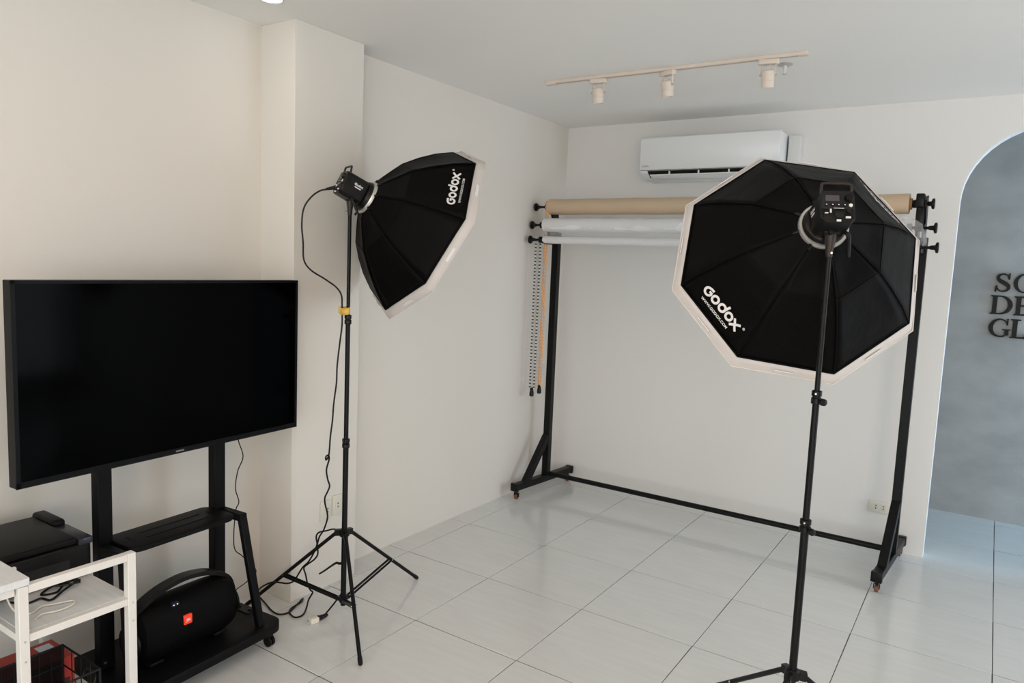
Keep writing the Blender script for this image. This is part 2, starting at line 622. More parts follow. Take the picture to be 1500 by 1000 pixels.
# ================================================================== STUDIO FLASH HEAD (local: z forward, y up, x left seen from behind)
def make_flash(M, label):
    root = thing('studio_flash', label, 'studio light', M=M, group='studio flash heads')
    ZB = -0.152
    sec = [(-.052, -.040), (-.038, -.056), (.038, -.056), (.052, -.040), (.052, .040), (.040, .054), (-.040, .054), (-.052, .040)]
    mb = MB()
    n = len(sec)
    st = [(ZB, 1.0), (ZB + 0.012, 1.03), (-0.055, 1.05), (-0.040, 1.06)]
    vs = []
    for z, k in st:
        vs += [(x * k, y * k, z) for x, y in sec]
    fs = [tuple(range(n))] + [tuple(len(vs) - n + i for i in range(n))]
    for a in range(len(st) - 1):
        for i in range(n):
            fs.append((a * n + i, a * n + (i + 1) % n, (a + 1) * n + (i + 1) % n, (a + 1) * n + i))
    mb.add(vs, fs)
    body = mb.build('housing', M_BLACKP, root, bevel=0.003)
    MB().lathe([(-0.040, 0.058), (-0.034, 0.068), (-0.019, 0.073), (-0.016, 0.060)], (0, 0, 0), (0, 0, 1), 32).build('front_collar', M_BLACKP, root, smooth=True)
    # vent slots on both sides, slanted
    for sx in (-1, 1):
        for k in range(4):
            z = ZB + 0.030 + k * 0.009
            MB().beam((sx * 0.0540, -0.014, z + 0.009), (sx * 0.0540, 0.022, z), 0.0015, 0.004, up=(0, 0, 1)).build('vent_slot', M_DARK, body)
    # side lettering, reads towards the front on the right-hand side
    for sx in (-1, 1):
        ex = Vector((0, 0, 1)) if sx < 0 else Vector((0, 0, -1))
        o = Vector((sx * 0.0562, 0.010, -0.083))
        text_on('side_lettering', 'Godox', 0.0155, o, ex, (0, 1, 0), M_PRINT, root, off=0.0006, offset=0.0006)
        MB().beam(o + Vector((0, -0.008, -0.016)), o + Vector((0, -0.008, 0.016)), 0.0012, 0.0045, up=(0, 1, 0)).build('model_print', M_PRINT, root)
    # rear control panel
    panel = MB().prism(rrect(-.050, -.012, .050, .052, .006), ZB - 0.004, ZB + 0.002).build('control_panel', M_PANELG, root, bevel=0.0012)
    zp = ZB - 0.0045

    def px(u, v):     # pixel of the panel close-up to local metres (x mirrored: +x is left)
        return Vector(((530 - u) / 320 * .105, (412 - v) / 320 * .105, zp))
    a = px(412, 303)
    b = px(543, 366)
    MB().box((b.x, b.y, zp - .001), (a.x, a.y, zp)).build('display', M_LCD, panel, bevel=0.0004, seg=1)
    c = px(630, 332)
    MB().lathe([(0, 0.0140), (0.009, 0.0130), (0.012, 0.011), (0.012, 0.001)], c, (0, 0, -1), 24).build('dial', M_BLACKP, panel, smooth=True)
    for u in (420, 477, 533, 590):
        c = px(u, 405)
        MB().lathe([(0, 0.0062), (0.002, 0.0060), (0.002, 0.001)], c, (0, 0, -1), 16).build('button', M_BLACKP, panel, smooth=True)
        MB().box((c.x - .0020, c.y - .0013, zp - .0026), (c.x + .0020, c.y + .0013, zp - .0019)).build('button_mark', M_PRINT, panel)
    c = px(646, 407)
    MB().lathe([(0, 0.0060), (0.0025, 0.0056), (0.0025, 0.001)], c, (0, 0, -1), 16).build('test_button', M_PRINT, panel, smooth=True)
    a = px(488, 443)
    b = px(582, 438)
    MB().box((b.x, a.y, zp - .0006), (a.x, b.y, zp + .001)).build('model_print', M_PRINT, panel)
    # lower socket block
    low = MB().prism(rrect(-.046, -.050, .046, -.014, .010), ZB - 0.002, ZB + 0.004).build('socket_block', M_BLACKP, root, bevel=0.0015)
    c = px(535, 512)
    MB().prism([(c.x - .013, c.y + .008), (c.x - .013, c.y - .004), (c.x - .008, c.y - .010), (c.x + .008, c.y - .010), (c.x + .013, c.y - .004), (c.x + .013, c.y + .008)][::-1], zp - .002, zp + .003).build('power_socket', M_DARK, low)
    for u, v, ww, hh in ((618, 534, .0075, .0028), (530, 570, .0065, .0028), (458, 470, .0022, .0065), (418, 493, .005, .0014)):
        c = px(u, v)
        MB().box((c.x - ww, c.y - hh, zp - .0012), (c.x + ww, c.y + hh, zp + .003)).build('socket_label', M_PRINT, low)
    c = px(630, 468)
    MB().lathe([(0, 0.008), (0.002, 0.0075), (0.002, 0.003)], c, (0, 0, -1), 16).build('sync_jack', M_PANELG, low, smooth=True)
    # carrying handle over the rear top
    pts = smooth_path([(.048, .046, ZB + .012), (.046, .070, ZB + .006), (.040, .081, ZB + .004), (0, .082, ZB + .004), (-.040, .081, ZB + .004), (-.046, .070, ZB + .006), (-.048, .046, ZB + .012)], 6)
    MB().tube(pts, 0.0048, 10).build('handle', M_BRONZE, root, smooth=True)
    return root


def frame(P, az, el, roll=0.0):
    ax = Vector((cos(el) * cos(az), cos(el) * sin(az), sin(el)))
    s = Vector((-sin(az), cos(az), 0))
    u = ax.cross(s)
    Mx = Matrix((s, u, ax)).transposed().to_4x4()
    Mx.translation = Vector(P)
    return Mx @ Matrix.Rotation(roll, 4, 'Z')


# ================================================================== LIGHT STAND
def make_stand(x, y, ztop, feet, zhub, collars, label, joint=0.58):
    root = thing('light_stand', label, 'light stand', loc=(x, y, 0))
    z1, z2 = collars
    MB().cyl((0, 0, 0.055), (0, 0, z1), 0.0135, 20).build('lower_column', M_BLACK, root, smooth=True)
    MB().cyl((0, 0, z1 - 0.02), (0, 0, z2), 0.0112, 20).build('middle_column', M_BLACK, root, smooth=True)
    MB().cyl((0, 0, z2 - 0.02), (0, 0, ztop - 0.005), 0.0088, 20).build('upper_column', M_BLACK, root, smooth=True)
    MB().lathe([(0, 0.0078), (0.012, 0.0078), (0.014, 0.0055), (0.022, 0.0055), (0.024, 0.0078), (0.034, 0.0078)], (0, 0, ztop - 0.008), (0, 0, 1), 16).build('spigot', M_STEEL, root, smooth=True)
    for z, r in ((z1, 0.0185), (z2, 0.0165)):
        col = MB().lathe([(-0.026, r - .003), (-0.024, r), (-0.006, r), (-0.004, r - .003), (0.000, r - .003), (0.002, r), (0.018, r), (0.020, r - .004)], (0, 0, z), (0, 0, 1), 20).build('clamp_collar', M_BLACKP, root, smooth=True)
        MB().lathe([(0, 0.005), (0.012, 0.006), (0.013, 0.012), (0.024, 0.012), (0.026, 0.008)], (0.012, -0.010, z - 0.014), (0.75, -0.66, 0), 12).build('clamp_knob', M_BLACKP, col, smooth=True)
        MB().cyl((0.0, -r - .001, z + 0.010), (0, -r + .004, z + .010), 0.003, 8).build('rivet', M_STEEL, col)
    # upper hub with lugs, lower sliding hub
    hub = MB().lathe([(-0.020, 0.020), (-0.016, 0.025), (0.012, 0.025), (0.018, 0.019)], (0, 0, zhub), (0, 0, 1), 20)
    low = MB().lathe([(-0.016, 0.018), (-0.012, 0.021), (0.010, 0.021), (0.014, 0.017)], (0, 0, 0.085), (0, 0, 1), 20)
    hubo = hub.build('hub', M_BLACKP, root, smooth=True)
    lowo = low.build('lower_hub', M_BLACKP, root, smooth=True)
    for fx, fy in feet:
        d = Vector((fx - x, fy - y, 0))
        L = d.length
        d.normalize()
        MB().beam(d * 0.018 + Vector((0, 0, zhub)), d * 0.046 + Vector((0, 0, zhub - .004)), 0.022, 0.030).build('lug', M_BLACKP, hubo)
        MB().beam(d * 0.014 + Vector((0, 0, .085)), d * 0.034 + Vector((0, 0, .088)), 0.016, 0.018).build('lug', M_BLACKP, lowo)
        a = d * 0.040 + Vector((0, 0, zhub - 0.004))
        b = d * (L - 0.004) + Vector((0, 0, 0.011))
        leg = MB().cyl(a, b, 0.0092, 14).build('leg', M_BLACK, root, smooth=True)
        e = (b - a).normalized()
        MB().lathe([(0, 0.0105), (0.022, 0.0110), (0.032, 0.0095), (0.036, 0.005)], b - e * 0.026, e, 14).build('rubber_foot', M_RUBBER, leg, smooth=True)
        side = Vector((-d.y, d.x, 0))
        j = a.lerp(b, joint)
        for sg in (-1, 1):
            MB().beam(d * 0.026 + Vector((0, 0, 0.087)) + side * sg * 0.0105, j + side * sg * 0.0105, 0.0025, 0.013).build('brace', M_BLACK, root)
        MB().cyl(j - side * 0.0135, j + side * 0.0135, 0.004, 10).build('joint_pin', M_STEEL, leg)
    return root


def make_tilt_bracket(x, y, ztop, Mf, label, lever_side):
    """adapter that joins stand spigot and flash body; part of the flash"""
    return None


SR = (2.385, -3.191)
SL = (0.284, -3.296)
AZR, ELR, ROR = 2.042, -0.394, 1.311
AZL, ELL, ROL = 1.136, -0.444, 1.474
PR = Vector((2.343, -3.109, 1.949))
PL = Vector((0.322, -3.214, 2.062))

make_softbox(frame(PR, AZR, ELR, ROR), 'large black octagonal softbox on the right light stand, seen from behind')
make_softbox(frame(PL, AZL, ELL, ROL), 'large black octagonal softbox on the left light stand, turned towards the back wall')
flash_R = make_flash(frame(PR, AZR, ELR), 'black studio flash with rear control panel mounted behind the right softbox')
flash_L = make_flash(frame(PL, AZL, ELL), 'black studio flash with a power cable mounted behind the left softbox')


def bracket(flash, S, ztop, lev):
    """yoke under the flash: socket on the spigot, swivel head, tilt lever"""
    Mi = flash.matrix_world.inverted()
    L = lambda p: Mi @ Vector(p)
    s = flash.matrix_world.to_3x3() @ Vector((1, 0, 0))
    f = flash.matrix_world.to_3x3() @ Vector((0, 0, 1))
    fh = Vector((f.x, f.y, 0)).normalized()
    base = Vector((S[0], S[1], ztop))
    top = base + Vector((0, 0, 0.062))
    mb = MB()
    mb.tube([L(base + Vector((0, 0, -0.020))), L(base + Vector((0, 0, 0.0))), L(base + Vector((0, 0, 0.035))), L(top)], [0.011, 0.012, 0.017, 0.020], 10)
    br = mb.build('mounting_bracket', M_BRONZE, flash, smooth=True)
    MB().cyl(L(top - s * 0.024), L(top + s * 0.024), 0.014, 20).build('swivel_head', M_BLACKP, br, smooth=True)
    MB().cyl(L(top - s * 0.045), L(top - s * 0.024), 0.0045, 10).build('lever_pin', M_STEEL, br, smooth=True)
    pts = smooth_path([top - s * 0.040, top - s * 0.052 - fh * 0.010 + Vector((0, 0, -.012)), top - s * 0.060 + fh * .004 + Vector((0, 0, -.045)), top - s * 0.066 + fh * 0.016 + Vector((0, 0, -.080))], 5)
    MB().tube([L(p) for p in pts], [0.0055 + 0.002 * sin(pi * k / (len(pts) - 1)) for k in range(len(pts))], 10).build('tilt_lever', M_BLACKP, br, smooth=True)
    MB().cyl(L(base + Vector((0, 0, -0.008)) + fh * -.012), L(base + Vector((0, 0, -0.008)) - fh * .026), 0.004, 10).build('set_screw', M_STEEL, br, smooth=True)
    # block between swivel and housing
    MB().beam(Vector((0, -0.052, -0.100)), L(top), 0.030, 0.034, up=(0, 0, 1)).build('swivel_block', M_BLACKP, br, bevel=0.003)
    # rubber clamp screw on the ring
    MB().cyl(Vector((.045, -.070, -.008)), Vector((.054, -.092, -.008)), 0.005, 10).build('ring_screw', M_BLACKP, flash, smooth=True)


bpy.context.view_layer.update()
bracket(flash_R, SR, 1.868, 1)
bracket(flash_L, SL, 2.000, -1)

feet_L = [(0.297, -2.751), (0.682, -3.569), (-0.164, -3.533)]
make_stand(SL[0], SL[1], 1.99, feet_L, 0.43, (0.883, 1.487), 'black three-legged light stand beside the television with a cable down its column')['group'] = 'light stands'
fr = []
for a in (140, 20, 260):
    fr.append((SR[0] + 0.56 * cos(radians(a)), SR[1] + 0.56 * sin(radians(a))))
make_stand(SR[0], SR[1], 1.858, fr, 0.405, (0.942, 1.385), 'black light stand in front of the backdrop frame, legs cut off by the photo edge')['group'] = 'light stands'

# ------------------------------------------------------------------ power cable of the left flash
pts1 = [(0.215, -3.345, 2.098), (0.206, -3.347, 2.094), (0.169, -3.372, 2.086), (0.132, -3.396, 2.055), (0.103, -3.416, 2.0), (0.095, -3.42, 1.92), (0.101, -3.416, 1.841),
        (0.105, -3.414, 1.76), (0.132, -3.396, 1.713), (0.187, -3.36, 1.674), (0.233, -3.329, 1.637), (0.256, -3.315, 1.6), (0.259, -3.312, 1.551), (0.262, -3.313, 1.459),
        (0.253, -3.316, 1.377), (0.244, -3.323, 1.26), (0.242, -3.324, 1.177), (0.232, -3.33, 1.076), (0.228, -3.333, 0.992), (0.22, -3.338, 0.906), (0.205, -3.332, 0.815),
        (0.192, -3.338, 0.787), (0.196, -3.342, 0.806), (0.203, -3.334, 0.812), (0.203, -3.328, 0.790), (0.193, -3.335, 0.738), (0.198, -3.331, 0.69), (0.207, -3.326, 0.657),
        (0.199, -3.331, 0.627), (0.188, -3.338, 0.597), (0.189, -3.337, 0.563), (0.198, -3.331, 0.52), (0.199, -3.331, 0.486), (0.185, -3.34, 0.431), (0.168, -3.351, 0.396),
        (0.158, -3.357, 0.356), (0.147, -3.365, 0.316), (0.124, -3.38, 0.265), (0.1, -3.396, 0.234), (0.08, -3.409, 0.193), (0.065, -3.419, 0.162), (0.037, -3.438, 0.146),
        (-0.011, -3.469, 0.15), (-0.043, -3.49, 0.142), (-0.10, -3.50, 0.10), (-0.17, -3.47, 0.03), (-0.215, -3.425, 0.006), (-0.118, -3.455, 0.006), (-0.014, -3.49, 0.006),
        (0.044, -3.489, 0.006), (0.06, -3.444, 0.006), (0.021, -3.357, 0.006), (-0.003, -3.305, 0.006), (0.033, -3.348, 0.012), (0.036, -3.412, 0.006), (0.068, -3.45, 0.006),
        (0.126, -3.463, 0.006), (0.135, -3.423, 0.006), (0.100, -3.37, 0.012), (0.12, -3.375, 0.06), (0.140, -3.366, 0.103), (0.133, -3.374, 0.115), (0.121, -3.382, 0.145), (0.112, -3.388, 0.195),
        (0.104, -3.393, 0.229), (0.12, -3.383, 0.25), (0.147, -3.365, 0.276), (0.161, -3.355, 0.306), (0.158, -3.357, 0.356), (0.154, -3.36, 0.395), (0.166, -3.353, 0.417),
        (0.193, -3.334, 0.426), (0.237, -3.311, 0.438), (0.262, -3.290, 0.40), (0.270, -3.278, 0.34), (0.270, -3.278, 0.22), (0.266, -3.285, 0.12), (0.252, -3.318, 0.070),
        (0.235, -3.352, 0.028), (0.238, -3.385, 0.014)]
cable = MB().tube(smooth_path(pts1, 5), 0.0042, 8).build('power_cable', M_BLACKP, smooth=True)
tag(cable, 'long black power cable hanging from the left flash and looping on the floor', 'cable')
# moulded plug ends belong to the cable
MB().tube(smooth_path([(0.243, -3.36, 0.016), (0.238, -3.385, 0.014), (0.233, -3.415, 0.016)], 4), [0.006, 0.008, 0.010, 0.011, 0.011, 0.012, 0.012, 0.013, 0.013], 10).build('plug', M_BLACKP, cable, smooth=True)
MB().tube([(0.232, -3.335, 2.105), (0.212, -3.346, 2.098), (0.190, -3.36, 2.094)], [0.009, 0.0085, 0.005], 10).build('connector', M_BLACKP, cable, smooth=True)
ad = thing('plug_adapter', 'cream plug adapter on the end of the cable lying on the tiles', 'adapter', loc=(0.2295, -3.436, 0.0), rot=(0, 0, radians(-12)))
MB().box((-0.017, -0.022, 0.001), (0.017, 0.022, 0.027)).build('body', M_PLUGW, ad, bevel=0.004)
for dx in (-0.008, 0.008):
    MB().box((dx - 0.0012, -0.040, 0.011), (dx + 0.0012, -0.022, 0.017)).build('prong', M_STEEL, ad)
tie = thing('cable_tie', 'yellow tie holding the cable to the left light stand', 'cable tie', loc=(SL[0], SL[1], 1.526))
MB().tube([Vector((-0.010 + 0.0235 * cos(a), 0.0 - 0.008 + 0.016 * sin(a), 0)) for a in [2 * pi * k / 20 for k in range(20)]], 0.0001, 4, closed=True)
mb = MB()
sec = []
vs = []
for k in range(24):
    a = 2 * pi * k / 24
    for z in (-0.016, 0.016):
        vs.append((-0.012 + 0.027 * cos(a), -0.008 + 0.019 * sin(a), z + 0.004 * sin(a)))
fs = [(2 * k, (2 * k + 2) % 48, (2 * k + 3) % 48, 2 * k + 1) for k in range(24)]
mb.add(vs, fs)
b_ = mb.build('band', M_GOLD, tie, smooth=True)
s = b_.modifiers.new('solid', 'SOLIDIFY')
s.thickness = 0.003
MB().box((-0.042, -0.024, -0.014), (-0.028, -0.006, 0.020)).build('tab', M_GOLD, tie, bevel=0.002)
strap = MB()
pp = smooth_path([(0.268, -3.300, 0.268), (0.256, -3.303, 0.264), (0.239, -3.304, 0.263), (0.219, -3.317, 0.247), (0.188, -3.338, 0.218), (0.168, -3.351, 0.202)], 5)
for i in range(len(pp) - 1):
    strap.beam(pp[i], pp[i + 1] + (pp[i + 1] - pp[i]) * 0.1, 0.004, 0.013 - 0.006 * i / len(pp))
strap = strap.build('strap', M_BLACKP)
tag(strap, 'short black strap sticking out of the left stand column', 'strap')

# ================================================================== BACKDROP STAND
bs = thing('backdrop_stand', 'black steel backdrop frame on casters against the back wall', 'backdrop stand', loc=(1.225, -0.86, 0))
BO = Vector((1.225, -0.86, 0))


def bl(x, y, z):
    return Vector((x, y, z)) - BO


def hook_plate(x):
    # stepped bracket rising from the post top, in the plane across the wall
    poly = [(-0.84, 1.935), (-0.89, 1.935), (-1.02, 1.936), (-1.07, 1.94), (-1.075, 1.965), (-0.985, 2.00), (-1.02, 2.05), (-1.02, 2.085), (-0.935, 2.11), (-0.965, 2.17), (-0.985, 2.20), (-0.985, 2.235), (-0.93, 2.262), (-0.885, 2.27), (-0.84, 2.10)]
    vs = [bl(x - .005, a, b) for a, b in poly] + [bl(x + .005, a, b) for a, b in poly]
    return vs, len(poly)


for side, (fx, fy), (rx, ry), px_ in ((-1, (-0.045, -1.25), (0.028, -0.52), -0.003), (1, (2.437, -1.27), (2.487, -0.51), 2.467)):
    MB().beam(bl(fx, fy, 0.098), bl(rx, ry, 0.098), 0.052, 0.050).build('base_beam', M_BLACK, bs, bevel=0.002, seg=1)
    for (ex_, ey_), dd in (((fx, fy), -1), ((rx, ry), 1)):
        d = (Vector((rx, ry, 0)) - Vector((fx, fy, 0))).normalized() * dd
        p = Vector((ex_, ey_, 0.098))
        MB().beam(p - d * 0.022 - BO, p + d * 0.010 - BO, 0.060, 0.060).build('end_cap', M_BLACKP, bs, bevel=0.003)
        q = p - d * 0.030
        cw = MB().cyl(bl(q.x, q.y, 0.074), bl(q.x, q.y, 0.046), 0.011, 12).build('caster', M_BLACKP, bs, smooth=True)
        MB().box(bl(q.x - 0.017, q.y - 0.012, 0.020), bl(q.x - 0.013, q.y + 0.012, 0.052)).box(bl(q.x + 0.013, q.y - 0.012, 0.020), bl(q.x + 0.017, q.y + 0.012, 0.052)).build('caster_fork', M_BLACKP, cw)
        MB().lathe([(0, 0.019), (0.003, 0.021), (0.017, 0.021), (0.020, 0.019)], bl(q.x - 0.010, q.y, 0.0215), (1, 0, 0), 20).build('wheel', M_CASTER, cw, smooth=True)
    MB().box(bl(px_ - 0.026, -0.886, 0.12), bl(px_ + 0.026, -0.834, 2.03)).build('post', M_BLACK, bs, bevel=0.002, seg=1)
    bx = fx + (rx - fx) * 0.2
    MB().beam(bl(bx, -1.13, 0.10), bl(px_, -0.875, 0.44), 0.050, 0.048).build('brace', M_BLACK, bs, bevel=0.002, seg=1)
    # hook plate
    vs, n = hook_plate(px_ if side < 0 else px_ - 0.01)
    for dx in ((0,) if side < 0 else (-0.016, 0.016)):
        mb = MB()
        me_v = [v + Vector((dx, 0, 0)) for v in vs]
        fsx = [tuple(range(n)), tuple(range(2 * n - 1, n - 1, -1))]
        for i in range(n):
            j = (i + 1) % n
            fsx.append((i, j, n + j, n + i))
        mb.add(me_v, fsx)
        o = mb.build('hook_plate', M_BLACK, bs)
    if side > 0:
        MB().box(bl(px_ - 0.045, -1.0, 2.195), bl(px_ - 0.002, -0.90, 2.272)).build('hook_block', M_BLACKP, bs, bevel=0.006)
        MB().box(bl(px_ - 0.040, -0.99, 2.06), bl(px_ + 0.002, -0.93, 2.20)).build('hook_block', M_BLACKP, bs, bevel=0.006)
# cross tube near the floor
MB().cyl(bl(0.0, -0.845, 0.130), bl(2.46, -0.845, 0.130), 0.0185, 18).build('cross_tube', M_BLACK, bs, smooth=True)


def expander(par, O, x, y, z, d, blk=True, long=0.105):
    """black chain expander: hook body, shaft and disc knob pointing along d*x"""
    O = Vector(O)
    p = Vector((x, y, z)) - O
    e = MB().lathe([(0, 0.020), (0.012, 0.024), (0.026, 0.024), (0.030, 0.016)], p, (d, 0, 0), 20).build('expander', M_BLACKP, par, smooth=True)
    L = long
    MB().lathe([(0.028, 0.0085), (L - 0.045, 0.0085), (L - 0.040, 0.012), (L - 0.018, 0.014), (L - 0.014, 0.028), (L - 0.008, 0.031), (L - 0.002, 0.030), (L, 0.024)], p, (d, 0, 0), 22).build('knob', M_BLACKP, e, smooth=True)
    return e


def roll(name, label, x0, x1, y, z, r, material, core, mname, cat='backdrop roll', kl=(0.115, 0.10)):
    O = Vector(((x0 + x1) / 2, y, z))
    t = thing(name, label, cat, loc=O, group='rolls on the backdrop frame')
    n = 40
    mb = MB()
    # the roll is a hair irregular along its length
    pts = [Vector((x0 + (x1 - x0) * k / n, 0.0012 * sin(k * 1.7), 0.0012 * cos(k * 1.1))) + Vector((-O.x, 0, 0)) for k in range(n + 1)]
    mb.tube(pts, r, 40)
    mb.build(mname, material, t, smooth=True)
    if core:
        MB().cyl(Vector((x0 - 0.014 - O.x, 0, 0)), Vector((x1 + 0.014 - O.x, 0, 0)), r * 0.55, 24).build('core_tube', core, t, smooth=True)
    expander(t, O, x0 - 0.010, y, z, -1, long=kl[0])
    expander(t, O, x1 + 0.012, y, z, 1, long=kl[1])
    return t, O


roll('backdrop_roll', 'long tan paper roll at the top of the backdrop frame', -0.022, 2.388, -0.95, 2.217, 0.058, M_TAN, M_KRAFT, 'paper', kl=(0.12, 0.115))
wr, WO = roll('backdrop_roll', 'white backdrop roll in crinkled clear plastic, below the tan roll', -0.030, 2.375, -1.0, 2.078, 0.051, M_WPAPER, M_TUBE, 'vinyl', kl=(0.11, 0.155))
roll('backdrop_roll', 'thin white tube, lowest on the backdrop frame', -0.005, 2.42, -1.05, 1.966, 0.0265, M_TUBE, None, 'tube', kl=(0.115, 0.13))
# loose plastic sleeve around the white roll, sagging below it
import random
random.seed(4)
NX, NA = 150, 26
vs, fs = [], []
for a in range(NX + 1):
    x = -0.030 + (2.42 + 0.030) * a / NX - WO.x
    wob = 0.003 * sin(a * 0.25) + 0.002 * sin(a * 0.6 + 1) + random.uniform(-0.0006, 0.0006)
    sag = 0.055 + 0.010 * sin(a * 0.21 + 2) + 0.006 * sin(a * 0.7)
    if a < 8:
        sag *= 0.35 + a * 0.08
    for b in range(NA):
        t = 2 * pi * b / NA
        rr = 0.0545 + 0.0015 * sin(3 * t + a * 0.12) + wob * 0.6
        y = rr * cos(t)
        z = rr * sin(t)
        if z < 0:
            z = z * (1 + sag / 0.0535 * (-sin(t)) ** 2.2)
            y = y * (1 - 0.45 * (-sin(t)) ** 1.5)
        vs.append((x, y, z))
for a in range(NX):
    for b in range(NA):
        fs.append((a * NA + b, a * NA + (b + 1) % NA, (a + 1) * NA + (b + 1) % NA, (a + 1) * NA + b))
MB().add(vs, fs).build('plastic_sleeve', M_WRAP, wr, smooth=True)
# bunched end of the sleeve on the right
vs, fs = [], []
NA = 18
prof_e = [(2.36, 0.054, 0), (2.40, 0.060, -0.004), (2.44, 0.052, -0.018), (2.47, 0.060, -0.040), (2.485, 0.046, -0.070), (2.50, 0.030, -0.090)]
for i, (x, r, dz) in enumerate(prof_e):
    for b in range(NA):
        t = 2 * pi * b / NA
        rr = r * (1 + 0.16 * sin(4 * t + i * 1.3))
        vs.append((x - WO.x, rr * cos(t) * 0.8 - 0.02, rr * sin(t) + dz))
for a in range(len(prof_e) - 1):
    for b in range(NA):
        fs.append((a * NA + b, a * NA + (b + 1) % NA, (a + 1) * NA + (b + 1) % NA, (a + 1) * NA + b))
MB().add(vs, fs).build('plastic_sleeve_end', M_WRAP, wr, smooth=True)


# hanging bead chains
def chain(name, label, x, y, ztop, zbot, material, beadm, gap):
    t = thing(name, label, 'chain', loc=(x, y, zbot), group='pull chains of the backdrop rolls')
    for dx in (-gap / 2, gap / 2):
        mb = MB()
        mb.tube([(dx, 0, ztop - zbot), (dx * 0.9, 0, 0.05)], 0.0052, 6)
        mb.build('cord', material, t)
        mb = MB()
        z = 0.06
        k = 0
        while z < ztop - zbot - 0.02:
            mb.lathe([(0, 0.0045), (0.003, 0.0080), (0.009, 0.0080), (0.012, 0.0045)], (dx * (0.9 + 0.1 * z), 0, z), (0, 0, 1), 6)
            z += 0.026
        tag(mb.build('bead_string', beadm, t), kind='stuff')
    MB().lathe([(0, 0.010), (0.006, 0.017), (0.030, 0.017), (0.045, 0.013), (0.060, 0.014), (0.068, 0.008)], (0, 0, -0.008), (0, 0, 1), 14).build('weight', M_BLACKP, t, smooth=True)
    return t


chain('pull_chain', 'white pull chain with black beads hanging beside the left frame post, outermost', -0.062, -1.035, 1.99, 0.775, M_WBEAD, M_BBEAD, 0.040)
chain('pull_chain', 'orange pull chain hanging beside the left frame post, nearest the post', -0.025, -0.985, 2.26, 0.795, M_ORANGE, M_ORANGE, 0.022)

# ================================================================== AIR CONDITIONER
ac = thing('air_conditioner', 'white wall-mounted split air conditioner above the backdrop frame', 'air conditioner', loc=(1.09, YB, 2.43))
x0, x1 = 0.592 - 1.09, 1.583 - 1.09
D = -(0.73 + YB) * -1
yf = -0.2565


def ac_prof(x_in=0.0):
    return [(0.0, 0.296), (yf + 0.010, 0.300), (yf, 0.292), (yf - 0.002, 0.075), (yf + 0.012, 0.052), (-0.165, 0.012), (-0.10, 0.0), (0.0, 0.0)]


def yz_extrude(prof_, xa, xb):
    mb = MB()
    n = len(prof_)
    vs = [(xa, y, z) for y, z in prof_] + [(xb, y, z) for y, z in prof_]
    fs = [tuple(range(n)), tuple(range(2 * n - 1, n - 1, -1))]
    for i in range(n):
        j = (i + 1) % n
        fs.append((i, j, n + j, n + i))
    mb.add(vs, fs)
    return mb


yz_extrude([(0.0, 0.293), (yf + 0.025, 0.293), (yf + 0.018, 0.075), (-0.185, 0.040), (-0.10, 0.0), (0.0, 0.0)], x0 + 0.004, x1 - 0.004).build('body', M_AC, ac, bevel=0.006)
yz_extrude([(yf + 0.022, 0.297), (yf + 0.006, 0.297), (yf, 0.290), (yf, 0.078), (yf + 0.008, 0.066), (yf + 0.022, 0.066)], x0, x1).build('front_panel', M_AC, ac, bevel=0.003)
for xa, xb in ((x0, x0 + 0.060), (x1 - 0.060, x1)):
    yz_extrude([(yf + 0.024, 0.064), (yf + 0.006, 0.063), (yf + 0.016, 0.044), (-0.160, 0.008), (-0.150, 0.020)], xa, xb).build('end_cheek', M_AC, ac, bevel=0.004)
yz_extrude([(yf + 0.016, 0.060), (yf + 0.010, 0.057), (-0.192, 0.018), (-0.180, 0.016)], x0 + 0.060, x1 - 0.060).build('outlet_slot', M_DARK, ac)
yz_extrude([(yf + 0.012, 0.036), (yf + 0.010, 0.030), (-0.175, 0.000), (-0.168, 0.008)], x0 + 0.078, x1 - 0.078).build('louvre', M_AC, ac, bevel=0.0015, seg=1)
for xx in (-0.27, -0.055, 0.16, 0.37):
    MB().box((xx - 0.004, yf + 0.006, 0.034), (xx + 0.004, yf + 0.020, 0.056)).build('louvre_arm', M_AC, ac)
MB().box((x1 - 0.001, -0.050, 0.080), (x1 + 0.002, -0.038, 0.220)).build('side_vent', M_DUCT, ac)
text_on('brand_lettering', 'DAIKIN', 0.016, (x0 + 0.045, yf - 0.001, 0.088), (1, 0, 0), (0, 0, 1), M_PRINT2, ac, off=0.0008)
dc = tag(MB().box((1.590, YB - 0.085, 2.05), (1.668, YB, 2.715)).build('pipe_cover', M_DUCT, bevel=0.006), 'narrow white pipe cover box right of the air conditioner', 'pipe cover')

# ================================================================== CEILING TRACK
tr = thing('track_rail', 'cream ceiling track rail carrying three spotlights', 'light track', loc=(1.22, -1.85, H))
MB().box((-0.742, -0.018, -0.018), (0.742, 0.018, 0.0)).build('rail', M_TRACK, tr, bevel=0.0015, seg=1)
MB().box((-0.742, -0.005, -0.0188), (0.742, 0.005, -0.0178)).build('rail_slot', M_TRACK2, tr)
MB().box((-0.775, -0.019, -0.022), (-0.70, 0.019, 0.0)).build('end_feed', M_TRACK, tr, bevel=0.002)
MB().box((0.70, -0.019, -0.020), (0.745, 0.019, 0.0)).build('end_feed', M_TRACK, tr, bevel=0.002)


